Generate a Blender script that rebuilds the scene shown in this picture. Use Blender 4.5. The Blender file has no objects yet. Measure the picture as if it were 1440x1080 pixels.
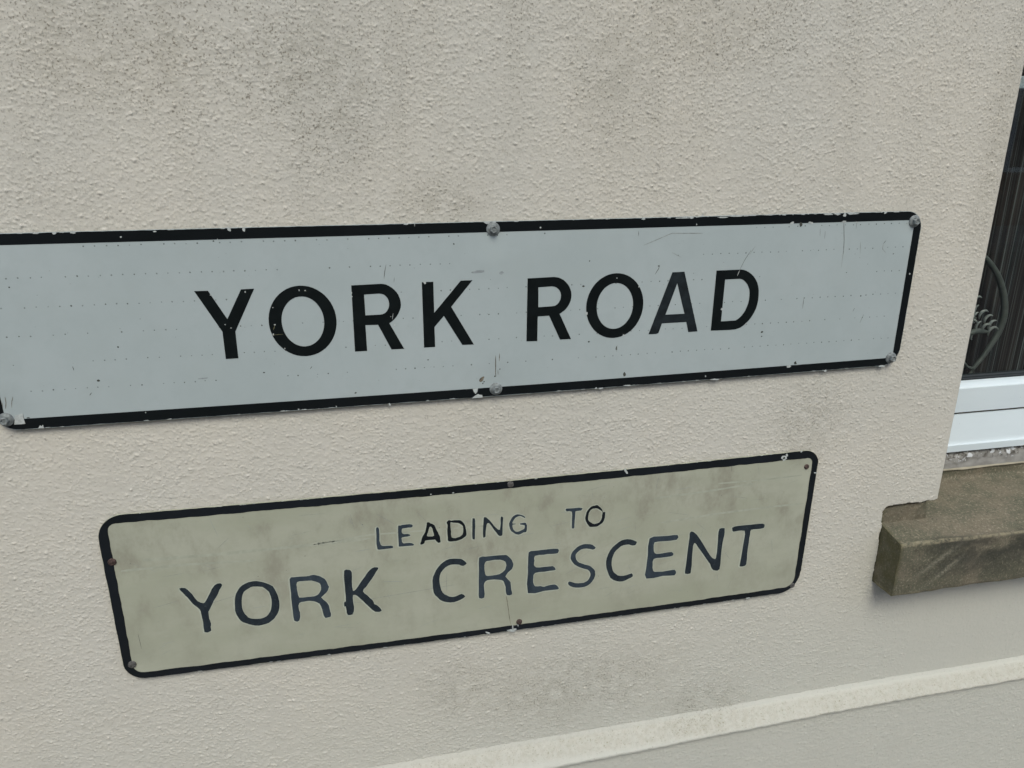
import bpy, bmesh, math, random
import numpy as np
from mathutils import Vector, Matrix
from mathutils.geometry import tessellate_polygon

random.seed(7)
rng = np.random.default_rng(11)
SC = bpy.context.scene
COL = SC.collection

# ------------------------------------------------------------------ camera
CAM_AXES = [[0.979505, -0.201395, -0.003059], [0.066701, 0.310003, 0.948393], [-0.190053, -0.92916, 0.317083]]
cam_data = bpy.data.cameras.new('camera')
cam = bpy.data.objects.new('camera', cam_data)
COL.objects.link(cam)
_r, _u, _b = CAM_AXES
cam.matrix_world = Matrix(((_r[0], _u[0], _b[0], 0.0), (_r[1], _u[1], _b[1], -0.8856), (_r[2], _u[2], _b[2], 1.5), (0, 0, 0, 1)))
cam_data.sensor_width = 36.0
cam_data.lens = 26.0
cam_data.clip_start = 0.02
cam_data.clip_end = 400.0
SC.camera = cam

# ------------------------------------------------------------------ sky and sun
SUN_EL, SUN_AZ = math.radians(52), math.radians(182)      # azimuth clockwise from +Y: straight in front of the wall
world = bpy.data.worlds.new('World')
SC.world = world
world.use_nodes = True
wn = world.node_tree
wn.nodes.clear()
sky = wn.nodes.new('ShaderNodeTexSky')
sky.sky_type = 'NISHITA'
sky.sun_disc = False
sky.sun_elevation = SUN_EL
sky.sun_rotation = SUN_AZ
sky.air_density = 1.0
sky.dust_density = 2.5
sky.ozone_density = 1.0
bgn = wn.nodes.new('ShaderNodeBackground')
bgn.inputs['Strength'].default_value = 0.15
won = wn.nodes.new('ShaderNodeOutputWorld')
wn.links.new(sky.outputs[0], bgn.inputs['Color'])
wn.links.new(bgn.outputs[0], won.inputs['Surface'])
sun_data = bpy.data.lights.new('sun', 'SUN')
sun_data.energy = 0.95
sun_data.angle = math.radians(26)
sun_data.color = (0.95, 1.0, 0.92)
sun = bpy.data.objects.new('sun', sun_data)
COL.objects.link(sun)
_d = Vector((math.sin(SUN_AZ) * math.cos(SUN_EL), math.cos(SUN_AZ) * math.cos(SUN_EL), math.sin(SUN_EL)))
sun.rotation_euler = _d.to_track_quat('Z', 'Y').to_euler()
sun.location = _d * 20
SC.view_settings.view_transform = 'Standard'
SC.view_settings.look = 'None'
SC.view_settings.gamma = 1.0
SC.view_settings.use_curve_mapping = False
SC.view_settings.exposure = 0.43

# ------------------------------------------------------------------ measured data (millimetres on the wall, x and height)
UPPER_LETTERS = [
    ('Y', [[(-184.9,1336.6),(-170.3,1336.5),(-153.4,1302.9),(-134.7,1336.6),(-120.3,1336.8),(-146.4,1287.8),(-146.7,1255.8),(-160.7,1255.6),(-160.5,1288.4)]]),
    ('O', [[(-31.9,1296),(-32.2,1301.6),(-33.2,1307),(-34.8,1312.2),(-37,1317.2),(-39.8,1321.8),(-43.1,1325.9),(-46.9,1329.6),(-51,1332.6),(-55.5,1335.1),(-60.3,1336.9),(-65.2,1337.9),(-70.2,1338.3),(-75.2,1337.9),(-80.1,1336.9),(-84.9,1335.1),(-89.4,1332.6),(-93.5,1329.6),(-97.3,1325.9),(-100.6,1321.8),(-103.4,1317.2),(-105.6,1312.2),(-107.2,1307),(-108.2,1301.6),(-108.5,1296),(-108.2,1290.5),(-107.2,1285.1),(-105.6,1279.9),(-103.4,1274.9),(-100.6,1270.3),(-97.3,1266.2),(-93.5,1262.5),(-89.4,1259.5),(-84.9,1257),(-80.1,1255.2),(-75.2,1254.2),(-70.2,1253.8),(-65.2,1254.2),(-60.3,1255.2),(-55.5,1257),(-51,1259.5),(-46.9,1262.5),(-43.1,1266.2),(-39.8,1270.3),(-37,1274.9),(-34.8,1279.9),(-33.2,1285.1),(-32.2,1290.5)], [(-46.1,1295.8),(-46.3,1299.7),(-46.9,1303.5),(-47.9,1307.2),(-49.3,1310.7),(-51.1,1314),(-53.1,1316.9),(-55.5,1319.5),(-58.1,1321.7),(-60.9,1323.4),(-63.9,1324.7),(-67,1325.4),(-70.1,1325.7),(-73.2,1325.4),(-76.3,1324.7),(-79.3,1323.4),(-82.1,1321.7),(-84.7,1319.5),(-87.1,1316.9),(-89.1,1314),(-90.9,1310.7),(-92.3,1307.2),(-93.3,1303.5),(-93.9,1299.7),(-94.1,1295.8),(-93.9,1291.8),(-93.3,1288),(-92.3,1284.3),(-90.9,1280.8),(-89.1,1277.5),(-87.1,1274.6),(-84.7,1272),(-82.1,1269.8),(-79.3,1268.1),(-76.3,1266.8),(-73.2,1266.1),(-70.1,1265.8),(-67,1266.1),(-63.9,1266.8),(-60.9,1268.1),(-58.1,1269.8),(-55.5,1272),(-53.1,1274.6),(-51.1,1277.5),(-49.3,1280.8),(-47.9,1284.3),(-46.9,1288),(-46.3,1291.8)]]),
    ('R', [[(-12.1,1336.2),(22,1336.7),(25.2,1336.3),(27.9,1335.6),(31.5,1333.7),(34.6,1331.6),(37.5,1328.7),(39.9,1325.8),(41.8,1322.4),(43.2,1318.5),(44,1314.6),(44.2,1310.8),(43.7,1307.5),(42.5,1304.2),(40.7,1300.2),(38.3,1296.6),(36.1,1294),(33.4,1291.6),(29.3,1288.7),(45.3,1256.2),(30.1,1256.2),(15.9,1287.6),(1.1,1287.9),(1.1,1256.1),(-13.3,1256)], [(1.9,1324.8),(19.5,1325.2),(22.4,1324.6),(25,1323.6),(27.1,1321.6),(28.9,1319.1),(30,1315.9),(30.3,1312.4),(30,1309.4),(29.1,1306.7),(27.4,1303.9),(25.1,1301.6),(22.2,1300.3),(19,1299.9),(1.9,1299.8)]]),
    ('K', [[(70,1336.6),(83.6,1336.7),(83.3,1298.8),(116.4,1336.6),(130.7,1336.7),(104.1,1305.3),(130.9,1256.6),(116.5,1256.9),(94.9,1294.6),(83,1281.4),(83,1256.3),(69.4,1256.2)]]),
    ('R', [[(198.6,1336.1),(232.2,1336.6),(235,1336.2),(237.8,1335.6),(241.2,1334),(244.4,1332.2),(247.1,1329.7),(249.5,1327),(251.6,1323.9),(253.2,1320.4),(254.3,1317),(254.7,1313.4),(254.5,1309.5),(253.8,1306),(252.2,1302.1),(250.1,1298.6),(247.9,1295.8),(245.1,1293.3),(239.8,1289.9),(255.4,1256.5),(240.9,1256.6),(226.4,1288.2),(211.7,1288),(211.4,1256.3),(197.4,1256.8)], [(212.2,1324.5),(229.4,1325.1),(232.3,1324.6),(234.9,1323.5),(237.2,1321.7),(239.1,1319.6),(240.5,1316.7),(241.2,1313.5),(241,1310.5),(240.3,1307.6),(238.8,1304.7),(236.8,1302.3),(234,1300.7),(230.8,1300.1),(212.4,1299.6)]]),
    ('O', [[(350.2,1296.4),(349.9,1301.8),(348.9,1307.2),(347.3,1312.3),(345.1,1317.2),(342.3,1321.8),(339.1,1325.9),(335.3,1329.5),(331.2,1332.5),(326.7,1334.9),(322,1336.7),(317.2,1337.7),(312.2,1338.1),(307.2,1337.7),(302.4,1336.7),(297.7,1334.9),(293.2,1332.5),(289.1,1329.5),(285.3,1325.9),(282.1,1321.8),(279.3,1317.2),(277.1,1312.3),(275.5,1307.2),(274.5,1301.8),(274.2,1296.4),(274.5,1290.9),(275.5,1285.5),(277.1,1280.4),(279.3,1275.5),(282.1,1270.9),(285.3,1266.8),(289.1,1263.2),(293.2,1260.2),(297.7,1257.8),(302.4,1256),(307.2,1255),(312.2,1254.6),(317.2,1255),(322,1256),(326.7,1257.8),(331.2,1260.2),(335.3,1263.2),(339.1,1266.8),(342.3,1270.9),(345.1,1275.5),(347.3,1280.4),(348.9,1285.5),(349.9,1290.9)], [(336.4,1296.2),(336.2,1300.1),(335.6,1303.9),(334.6,1307.5),(333.2,1311),(331.4,1314.2),(329.3,1317.1),(327,1319.7),(324.3,1321.8),(321.5,1323.5),(318.5,1324.8),(315.4,1325.5),(312.2,1325.8),(309.1,1325.5),(306,1324.8),(303,1323.5),(300.2,1321.8),(297.5,1319.7),(295.2,1317.1),(293.1,1314.2),(291.3,1311),(289.9,1307.5),(288.9,1303.9),(288.3,1300.1),(288.1,1296.2),(288.3,1292.3),(288.9,1288.5),(289.9,1284.9),(291.3,1281.4),(293.1,1278.2),(295.2,1275.3),(297.5,1272.7),(300.2,1270.6),(303,1268.9),(306,1267.6),(309.1,1266.9),(312.2,1266.6),(315.4,1266.9),(318.5,1267.6),(321.5,1268.9),(324.3,1270.6),(327,1272.7),(329.3,1275.3),(331.4,1278.2),(333.2,1281.4),(334.6,1284.9),(335.6,1288.5),(336.2,1292.3)]]),
    ('A', [[(387.2,1336.2),(403.6,1336.4),(428,1256.8),(414.9,1256.5),(411.1,1270.3),(377.3,1270.2),(373.3,1257.6),(370.3,1256.5),(359.6,1256.7)], [(394.8,1321.9),(407.6,1281.5),(381.5,1281.6)]]),
    ('D', [[(447.8,1336.1),(479,1336.1),(482.4,1336.1),(485.8,1335.6),(490,1334.2),(494,1332.1),(497.9,1329.4),(501.4,1326.2),(504.7,1322.1),(507.5,1317.6),(509.3,1312.9),(510.5,1308),(511.1,1301.1),(511.2,1294.3),(510.5,1288.4),(509.1,1282.7),(506.8,1277.4),(503.9,1272.3),(500.7,1267.9),(496.7,1264),(493.2,1261),(489.3,1258.5),(482.6,1256.5),(474.7,1256.1),(446.8,1256.6)], [(461,1323.9),(481.4,1324.1),(484.4,1323.4),(487.2,1322.1),(490.5,1319.3),(493.5,1316.1),(495.4,1312.5),(496.9,1308.6),(497.6,1304.9),(497.9,1301.2),(497.8,1295.9),(497.1,1290.7),(495.7,1285.9),(493.8,1281.3),(491.5,1277.5),(488.8,1274.1),(485.4,1271.1),(481.4,1268.6),(460.4,1268.4)]]),
]
LOWER_LETTERS = [
    ('Y', [[(-253,956.8),(-250,957.4),(-246,956.5),(-243.4,954.1),(-241.2,950.7),(-239.1,946.9),(-237.1,942.8),(-235.3,938.8),(-233.3,935.4),(-230.7,933.1),(-228.1,931.9),(-226.4,931.5),(-224.8,932.7),(-222.4,936.5),(-219.7,941.4),(-217,946.2),(-214.5,950.6),(-212.5,953.7),(-210.7,955.9),(-209,957.2),(-207.2,957.9),(-204.9,958.5),(-202.8,958.3),(-201.7,956.7),(-201.6,954.3),(-203.2,951.4),(-205.2,948.4),(-206.3,946.1),(-207.8,943.3),(-210.9,938.5),(-214.3,933.3),(-216.6,928.6),(-218.6,924.4),(-220.8,921.2),(-222.5,917.9),(-223.1,913.1),(-223.1,908),(-222.4,903.5),(-221.7,899.7),(-222.3,897.1),(-223.1,894.8),(-222.6,891.5),(-222.9,888.7),(-227.2,886.9),(-231.4,887.7),(-231.7,894.5),(-231,903),(-231.2,910.1),(-231.6,916.2),(-232.1,920.1),(-232.9,922.9),(-234.2,925.2),(-235.9,927.3),(-237.9,929.8),(-240,932.8),(-242.1,937.1),(-244.4,941.8),(-247.1,946),(-249.6,949.9),(-252.1,953.9)]]),
    ('O', [[(-159,955.6),(-154.8,954.7),(-151,953.3),(-147.8,951.4),(-144.9,949.3),(-142.1,947.5),(-139.6,945.1),(-137.7,941),(-136.3,936.2),(-135.2,931),(-134.4,925.9),(-134,921.8),(-134,917.7),(-134.6,912.7),(-135.8,907.8),(-137.6,903.8),(-139.9,900.2),(-143,896.3),(-146.5,892.9),(-150.3,890.8),(-154.4,889.4),(-158.6,888.4),(-162.9,888.1),(-167,888.6),(-171.1,889.8),(-175.1,891.7),(-178.9,894),(-182.2,896),(-185,898.5),(-186.9,901.9),(-188.2,906),(-189.2,910.5),(-189.8,915.4),(-189.8,920.9),(-189.3,926.4),(-188.7,931.4),(-187.6,936.1),(-186,940.5),(-183.8,944.5),(-180.8,948.3),(-177.3,951.6),(-173.3,953.9),(-168.8,955.4),(-163.9,955.9)], [(-159,947.4),(-155.8,946.9),(-152.6,945.9),(-149.8,943.6),(-147.4,940.7),(-145.6,937.7),(-144.4,934.3),(-143.6,930.4),(-143.3,926.1),(-143.6,921.1),(-144.3,916.1),(-145.4,911.5),(-147.1,907.4),(-149.4,903.7),(-152.4,900.9),(-156.1,899.4),(-160.1,898.8),(-164.3,898.8),(-168.4,899.4),(-171.8,900.7),(-174.6,902.6),(-176.8,905.4),(-178.5,908.7),(-179.7,912.2),(-180.5,916.1),(-180.8,920.6),(-180.7,925.2),(-180.3,929.7),(-179.5,934),(-178.1,938),(-176,941.5),(-173,944.2),(-169.8,946.1),(-166.8,947.4),(-163.9,948),(-161.5,947.9)]]),
    ('R', [[(-117.9,953.5),(-115.9,955.6),(-112,955.8),(-104.6,955.3),(-97.1,954.6),(-93.2,955.2),(-90.3,955.8),(-86.6,955.5),(-82.9,954.5),(-79.5,952.9),(-76.5,950.7),(-73.9,947.8),(-71.9,944.6),(-70.9,941.2),(-70.3,938.3),(-69.5,936.9),(-69.1,935.6),(-69.7,933.1),(-70.9,930.3),(-72.9,927.5),(-75.2,924.8),(-78.3,922.6),(-80.2,920.3),(-78.3,917.1),(-75.3,913.5),(-72.9,910.1),(-71.1,906.3),(-70.8,901),(-70.8,896.4),(-70.2,895.3),(-69.7,894.7),(-69.8,891.9),(-70.8,889.1),(-74,887.9),(-77.3,887.9),(-78.7,889.5),(-79.5,892.4),(-79.9,896.9),(-80.5,901.9),(-81.7,906.8),(-83.6,911.1),(-86.4,913.8),(-89.6,915.5),(-92.4,916.6),(-95.4,917.1),(-99.6,917.2),(-103.8,916.9),(-106.7,916.7),(-108.8,915.6),(-110.1,912.3),(-110.6,908.2),(-110.1,904.8),(-109.5,900.8),(-109.8,894.2),(-111.1,888.6),(-114.5,887.3),(-117.8,889.3),(-118.6,895.5),(-118.5,904.1),(-118.5,913.7),(-118.4,923.5),(-118.1,931.9),(-117.9,939.6),(-118.2,947.4)], [(-109,947.4),(-106.1,948.3),(-101.9,948.3),(-96.5,948.2),(-91,947.6),(-86.5,945.9),(-82.9,943.8),(-80.7,941.8),(-79.5,939.5),(-79.3,936.1),(-79.8,932.5),(-80.9,929.4),(-82.7,926.8),(-85.4,924.9),(-88.9,923.6),(-93.3,923.2),(-98.2,923.3),(-103.7,923.2),(-108.2,924.2),(-109.4,928.4),(-109.5,933.4),(-110,937.1),(-110.1,940.5),(-110,944.3)]]),
    ('K', [[(-48.3,956.9),(-45.5,958.6),(-42.3,957.9),(-39.9,956.8),(-38.3,953.9),(-38.4,947.7),(-39,940.1),(-39.3,931.8),(-39,925.3),(-37.6,924.5),(-35.5,926.3),(-33.2,928.9),(-30.7,932.4),(-28,936.4),(-25,940.8),(-21.8,945.2),(-18.4,949.5),(-15.1,953.4),(-11.9,956.3),(-8.6,957.2),(-5.8,957),(-3.9,956.5),(-3.6,954.5),(-6.8,949.3),(-11,943.5),(-13.7,939.5),(-16.2,936),(-18.9,932.2),(-21.5,928.6),(-24.3,925.6),(-25.8,922.5),(-23.9,918.9),(-20.6,915.1),(-17.2,910.9),(-14.1,906.9),(-13,903.7),(-11.9,900.9),(-9,898.2),(-6,895.4),(-3.5,891.4),(-2.8,888.1),(-6.6,887.2),(-11.8,888.3),(-15.5,892.1),(-19.1,897.2),(-23.2,902.5),(-27.2,907.7),(-30.3,912.2),(-33.2,915.8),(-36.4,918.4),(-39,918.6),(-39.6,914),(-39.4,907.3),(-39.4,900.1),(-39.6,893.8),(-40.6,891.1),(-41.5,889.9),(-41,888.9),(-41.1,888.3),(-44.5,887.7),(-48.1,888.2),(-49.2,891.3),(-49.4,895.2),(-49.5,899),(-49.7,902),(-50.8,902.1),(-51.7,902.3),(-51.7,905.9),(-51.2,909.5),(-50.2,909),(-49.2,909.7),(-48.9,917),(-48.8,926.1),(-48.8,933.8),(-48.8,941.3),(-48.9,950)]]),
    ('C', [[(114.9,947.9),(113.1,950.9),(110,953.7),(107.6,955.3),(104.2,956.3),(98.1,957.2),(91.7,957.3),(87.3,955.9),(83.5,953.5),(79.4,950.5),(75.7,946.8),(72.7,942.3),(70.4,937.2),(68.6,932.3),(67.5,926.2),(67.4,916.8),(68.4,907.8),(70.7,902.7),(73.6,899.2),(76,895.9),(78.8,893.1),(82.6,890.9),(86.9,889.3),(91.4,888.6),(96,888.6),(100.2,889.1),(104.3,890.4),(108.9,892.7),(111.8,895.4),(110.2,898.3),(106.9,900.3),(104.1,899.5),(100.9,898),(97.3,897.4),(93.5,897.4),(89.8,898.6),(86.3,900.6),(83.2,903),(80.6,906.1),(79.1,909.7),(78.1,914.3),(77.1,921.1),(76.8,928.1),(77.8,933.5),(79.8,938),(82.6,941.9),(85.9,945),(89.6,947),(93.2,948.2),(96,948.4),(98.6,948),(101.5,947.7),(104.4,947),(107.1,945.4),(109.8,944.3),(113,945.6)]]),
    ('R', [[(132.3,954.3),(136.1,955.7),(141.6,954.7),(148.1,954.8),(155.3,954.7),(163,954.6),(169.6,954),(172.3,952.3),(173.8,950.1),(176,947.6),(177.9,944.8),(179.3,941.7),(179.9,938.3),(179.4,934.1),(177.9,930.2),(175.4,927.8),(172.7,925.6),(170.2,922.7),(168.9,919.8),(170.4,917.1),(172.7,914.5),(174.5,912.2),(175.9,909.3),(176.5,904.1),(176.8,898.4),(177.9,893.4),(178,889.7),(174.5,888.4),(170.7,889.1),(169.6,892.3),(169.3,896.3),(169.1,899.5),(168.8,902.7),(167.9,906.7),(166.6,910.5),(165.4,912.9),(163.3,914.7),(158.6,916.2),(153.1,917.1),(147.6,917.3),(142.9,916.9),(140.7,915.9),(139.6,914.2),(138.6,911.9),(138.1,909.1),(138.4,906.3),(138.8,902.6),(139,895.8),(138.3,889.9),(134.8,888.5),(131.3,890.3),(130.7,895.1),(131.1,903.7),(131.3,919.1),(131.7,935.2),(131.5,946.7)], [(141,946.5),(142.7,947.4),(146.1,947.7),(153.8,947.9),(161.7,947.4),(166,945.7),(168.6,943.4),(169.8,940.6),(170,937.5),(169.7,934.4),(168.6,931.4),(166.9,928.8),(164.3,926.7),(160.6,925.1),(155.9,924.1),(149.6,923.6),(143.9,923.9),(141.4,925.3),(140.3,927.8),(139.7,932),(139.5,936.3),(139.3,939.1),(139.4,941.5),(139.9,944.2)]]),
    ('E', [[(201.9,953.7),(204.6,955.6),(209.4,955.3),(217.8,955.4),(227.3,955.2),(237,955.3),(244.3,954.6),(245.6,951),(243.5,947.4),(239.4,947),(234,947.5),(229,947.6),(223.6,947.6),(216.6,947.8),(210.8,947.1),(209.9,943.9),(210.4,940),(209.6,936.8),(209.3,933.9),(210,931),(212.4,928.7),(218,927.8),(224.7,927.6),(231.4,927.7),(237.1,927.3),(239.7,924.9),(240.6,922.3),(241,921.1),(239.2,920.4),(232.8,920.2),(224.8,920.1),(217.1,920.4),(211,919.8),(209,916.7),(208.7,912.7),(208.3,909),(208.6,905.2),(209.4,901.1),(211.2,897.9),(215.1,897.3),(219.3,897.3),(221.8,896.2),(224.1,895.3),(227.1,895.9),(230.8,896.7),(235.8,897.3),(240.5,897),(243.6,894.8),(245.4,892),(246.5,889.8),(244.5,888.3),(235.8,888.2),(224.2,888.5),(211.2,886.2),(200.7,888),(199.3,903.6),(200.9,921.2),(200.9,930.1),(201,937),(201,946.2)]]),
    ('S', [[(299.2,949.1),(297.5,951.6),(294.2,954),(290.4,955.6),(286.3,956.6),(282.7,956.9),(279.1,956.4),(275.2,955.2),(271.5,953.2),(268.2,950.4),(265.4,947.1),(263.5,943.7),(262.4,940.1),(262.3,936.6),(263.3,933.1),(265.4,929.5),(268.3,926),(271.8,922.9),(276.2,920.1),(282.4,917.4),(288.1,914.8),(290.9,912.1),(292.2,909.3),(292.7,906.6),(292.4,903.9),(291.5,900.9),(290.1,898.2),(288.2,896.3),(285.8,895),(282.6,894.1),(278.9,893.8),(274.6,894.1),(270.1,895),(265.5,897.2),(261.7,898.9),(259.7,898),(259.3,895.9),(260.6,893.5),(263.3,891),(267.4,888.7),(272.2,887),(276.7,886.5),(281.1,886.7),(285.1,887.2),(288.9,888.5),(292.5,891),(295.6,894.2),(297.8,898),(299.3,901.8),(300,905.2),(299.9,908.3),(299.3,910.9),(297.9,913.4),(295.3,916.6),(291.9,919.7),(288.1,921.9),(283.9,923.9),(279.2,926.1),(275.1,928.3),(272.9,930.5),(271.5,933),(270.1,936.1),(269.5,939.2),(270.1,941.8),(271.7,944.2),(274.2,946.7),(277.4,948.7),(281,949.7),(285.1,949.7),(290.2,948),(294.9,946.5),(298,947.3)]]),
    ('C', [[(360.4,950.4),(359.1,952),(356.3,953.5),(351.5,955.5),(346.2,956.9),(341.7,956.9),(337.4,955.9),(333.1,953.8),(328.8,950.6),(324.3,946.5),(320.3,941.6),(317.8,936),(316.3,930.3),(315.4,925),(315.3,919.7),(316.1,914.2),(317.7,908.5),(320,902.1),(323.1,896.3),(327.5,892.2),(332.4,889.5),(337,888.1),(341.5,887.9),(346.1,889),(350.5,890.8),(354.6,892.4),(357.3,894.3),(357.1,897.5),(355,899.9),(351.5,899),(347.1,897.4),(342.6,897),(338.1,897.5),(334.2,899.2),(330.9,901.8),(328.2,904.8),(326.1,908.4),(324.7,912.6),(324,917.4),(323.8,922.8),(324.3,928.2),(325.5,933),(327.4,937.4),(330.4,941.4),(333.9,944.6),(337.2,946.8),(340.7,948),(344.8,948.2),(348.6,947.8),(351.3,946.7),(353.7,945.6),(356.4,945.3),(358.7,945.8),(360.1,947.9)]]),
    ('E', [[(379.3,953.8),(385.7,956.4),(393.6,955.4),(400.1,955.1),(406.7,954.6),(415.5,955),(422.5,954.5),(424.4,950.4),(421.7,946.3),(411.7,946.1),(400.2,946.9),(392.6,947.2),(387.6,946.3),(386.3,942.6),(386.8,937.8),(387.6,932.6),(389.2,928.2),(391.9,927),(395.4,926.9),(399.1,926.8),(403.5,926.9),(410,927.3),(415.8,927),(418.1,924.5),(418.2,921.7),(416.2,920.4),(412.2,919.8),(405.3,919.8),(397.9,920),(392.1,920.2),(387.9,919.1),(386.8,914.8),(387.1,909.4),(387.2,904.5),(387.9,900.5),(388.8,898.4),(391.1,897.3),(396.6,896.4),(403.5,896.1),(411.4,896.6),(418.4,896.9),(422.2,896.2),(423.9,894.4),(424.8,890.5),(422.7,887.1),(414.9,887.3),(404,888.3),(390.1,887),(378.4,887.6),(376,894.5),(377,904.2),(377.4,914.3),(378.2,925.9),(377.9,941.1)]]),
    ('N', [[(441.7,956.1),(444.2,957.2),(447.8,955.9),(452.3,951.3),(457,945),(461,938.7),(465.4,931.4),(471.6,921.2),(477.5,912.1),(481,908.3),(483.3,906.9),(485.3,905.6),(486.6,907.6),(487.1,917.1),(487.1,928.6),(486.8,937.5),(486.6,945.1),(486.7,951.5),(487.7,955.9),(491.3,957.1),(494.9,956.6),(496,956.1),(496.2,954.3),(496.6,950.2),(496.6,945),(495.8,940.5),(495,934.2),(494.7,922.8),(494.6,909.9),(494.7,897.2),(494,887.5),(490.6,885.4),(486.7,886.5),(483.9,887.8),(481.6,890.3),(479.9,893.8),(477.7,898.7),(473.3,905.5),(468,913.4),(461.8,922.4),(456.1,930.4),(452.9,935),(450.9,937.1),(449.5,937),(448.6,933.5),(448.2,924.9),(448.1,913.8),(448.4,901.1),(448.4,890.4),(447.7,886.8),(446.1,886.2),(442.9,886.1),(439.8,887.1),(438.9,887.6),(438.9,891.7),(439.4,905.3),(440.2,921.5),(440.8,935.8),(441.3,947.5),(441.2,953.4)]]),
    ('T', [[(508.6,956.2),(512.9,957.1),(519.5,957.4),(527.9,957.4),(537.5,957.1),(548.4,956.9),(557.4,956.3),(560.3,954.5),(560.5,952.4),(560.8,950.3),(559.3,948.6),(554.2,948.3),(548.1,948.5),(543.1,948.7),(539.4,948.1),(538.3,945.5),(538.2,941.1),(537.8,934.8),(537.6,926.8),(537.5,916.6),(537.6,906.6),(537.9,899.5),(537.9,894.2),(537.5,890.2),(535.9,887.7),(531.5,886.9),(527.3,887.5),(526.4,888.6),(526.8,892.3),(527.5,901.3),(528.4,912.3),(529,923.2),(529.4,933.4),(529.9,941.8),(528.8,947.8),(523.4,949.3),(517.2,949),(513.2,948.7),(510.4,948.7),(509,950.3),(508.4,952.4),(507.7,954.5)]]),
    ('L', [[(-2.8,1015.8),(-1.2,1016.6),(0.5,1015.7),(1,1012.8),(1.1,1008.3),(0.8,1002.1),(0.6,996),(1,992.2),(2,989.7),(3.4,988.3),(5.8,987.7),(10.5,987.6),(15.1,987.5),(16.9,986.5),(17.5,985.4),(17.8,984.5),(16.9,983.7),(13.6,983.2),(9.1,982.9),(3.9,982.9),(-0.7,983.2),(-2.7,983.4),(-3.4,985.3),(-3.7,991.6),(-3.6,998.9),(-3.4,1004.3),(-3.2,1008.8),(-3.2,1012.9)]]),
    ('E', [[(25.7,1014.9),(26.4,1016.2),(27.9,1015.8),(31.1,1016.3),(35.2,1016.5),(40.3,1016.2),(44.4,1015.4),(44.9,1013.5),(43.7,1011.7),(41.7,1011.3),(39,1011.3),(35.5,1011.2),(32.3,1011.1),(30.8,1010.9),(30.1,1010),(29.8,1007.3),(30.2,1004.4),(31.3,1003.1),(32.9,1002.4),(35.2,1002.3),(37.6,1002.2),(39.6,1001.3),(40.9,1000.2),(41,999.4),(40,998.8),(37.4,998.5),(34.3,998.3),(31.6,998.2),(29.6,997.7),(29.1,996),(29.3,993.8),(29.8,991.5),(30.7,989.5),(32,988.7),(33.8,988.5),(36.5,988.8),(39.5,988.8),(42.6,987.4),(44.9,985.7),(45.2,984.7),(44,984),(40.9,983.9),(36.7,984),(31.1,984),(26.3,984.4),(24.9,984.9),(24.9,987.2),(24.9,993.6),(25.2,1001.4),(25.3,1009)]]),
    ('A', [[(63.4,1015.9),(64.2,1016.6),(65.3,1016.6),(66.6,1015.8),(68.3,1014.5),(70.8,1013.2),(73.2,1011.3),(74.6,1007.8),(75.8,1003.8),(77.3,1000.3),(78.7,997),(79.5,993.8),(80.1,990.8),(80.6,988.1),(80.9,985.9),(80.6,984.5),(79.9,983.9),(78.3,984),(76.7,984.6),(75.9,985.5),(75.2,986.6),(74.4,988.2),(73.2,989.5),(71.5,989.6),(69,989.4),(64.6,989.7),(60.5,989.5),(59.4,987.7),(58.8,985.6),(56.9,984.4),(55,983.9),(53.8,984.4),(53.3,985.6),(53.8,987),(54.7,989),(55.6,992.1),(56.6,995.4),(58,997.6),(59.4,999.8),(60.6,1003.2),(61.7,1006.7),(62.5,1009.4),(63,1011.8),(63.2,1014.1)], [(66.8,1009),(68,1009.7),(69.2,1008.8),(70.2,1006.1),(71,1002.6),(72,998.6),(72.1,995.3),(69.6,994.7),(66.5,995.1),(64.3,995.2),(62.9,996.1),(63.3,998.4),(64.4,1001.6),(65.5,1005.7)]]),
    ('D', [[(90.4,1014.9),(91.6,1015.9),(93.1,1016.4),(94,1016.1),(95.7,1015.5),(100.4,1015.4),(105.2,1015.3),(106.8,1015),(107.9,1014.1),(110.4,1012.2),(112.8,1009.7),(114,1006.9),(114.8,1003.5),(115.5,998.8),(115.9,994.4),(116,992),(115.3,990.2),(112.9,988),(109.8,986.1),(106.9,985),(103.9,984.4),(100.7,984),(97.5,983.9),(94,983.8),(91.1,984.4),(90.2,986.6),(90.2,990.2),(90.2,996.1),(90.3,1002.2),(90.5,1006.3),(90.5,1009.3),(90.1,1011.1),(89.7,1012.3),(89.8,1013.7)], [(94.3,1012.7),(95.9,1013),(98.3,1012),(101.5,1011.4),(104.6,1010.6),(106.6,1009.6),(108.2,1008.4),(109.8,1007.3),(111.1,1005.7),(111.7,1002.9),(111.8,999.7),(111.4,996.3),(110.5,993.2),(108.9,991.3),(106.7,990.1),(103.8,989.1),(100.8,988.7),(98,989.1),(95.8,990.2),(95.2,992.2),(95.1,995),(95,998.9),(94.9,1003.4),(94.3,1008.6)]]),
    ('I', [[(124.1,1014.7),(125,1016),(126,1015.4),(127.1,1015.6),(127.9,1014.3),(128,1010),(127.8,1003.4),(127.5,993.4),(127.1,984.7),(126.3,983),(125.4,983.8),(124.3,983.4),(123.5,985.1),(123.5,991.8),(123.7,1000.2),(123.8,1008.4)]]),
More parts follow.
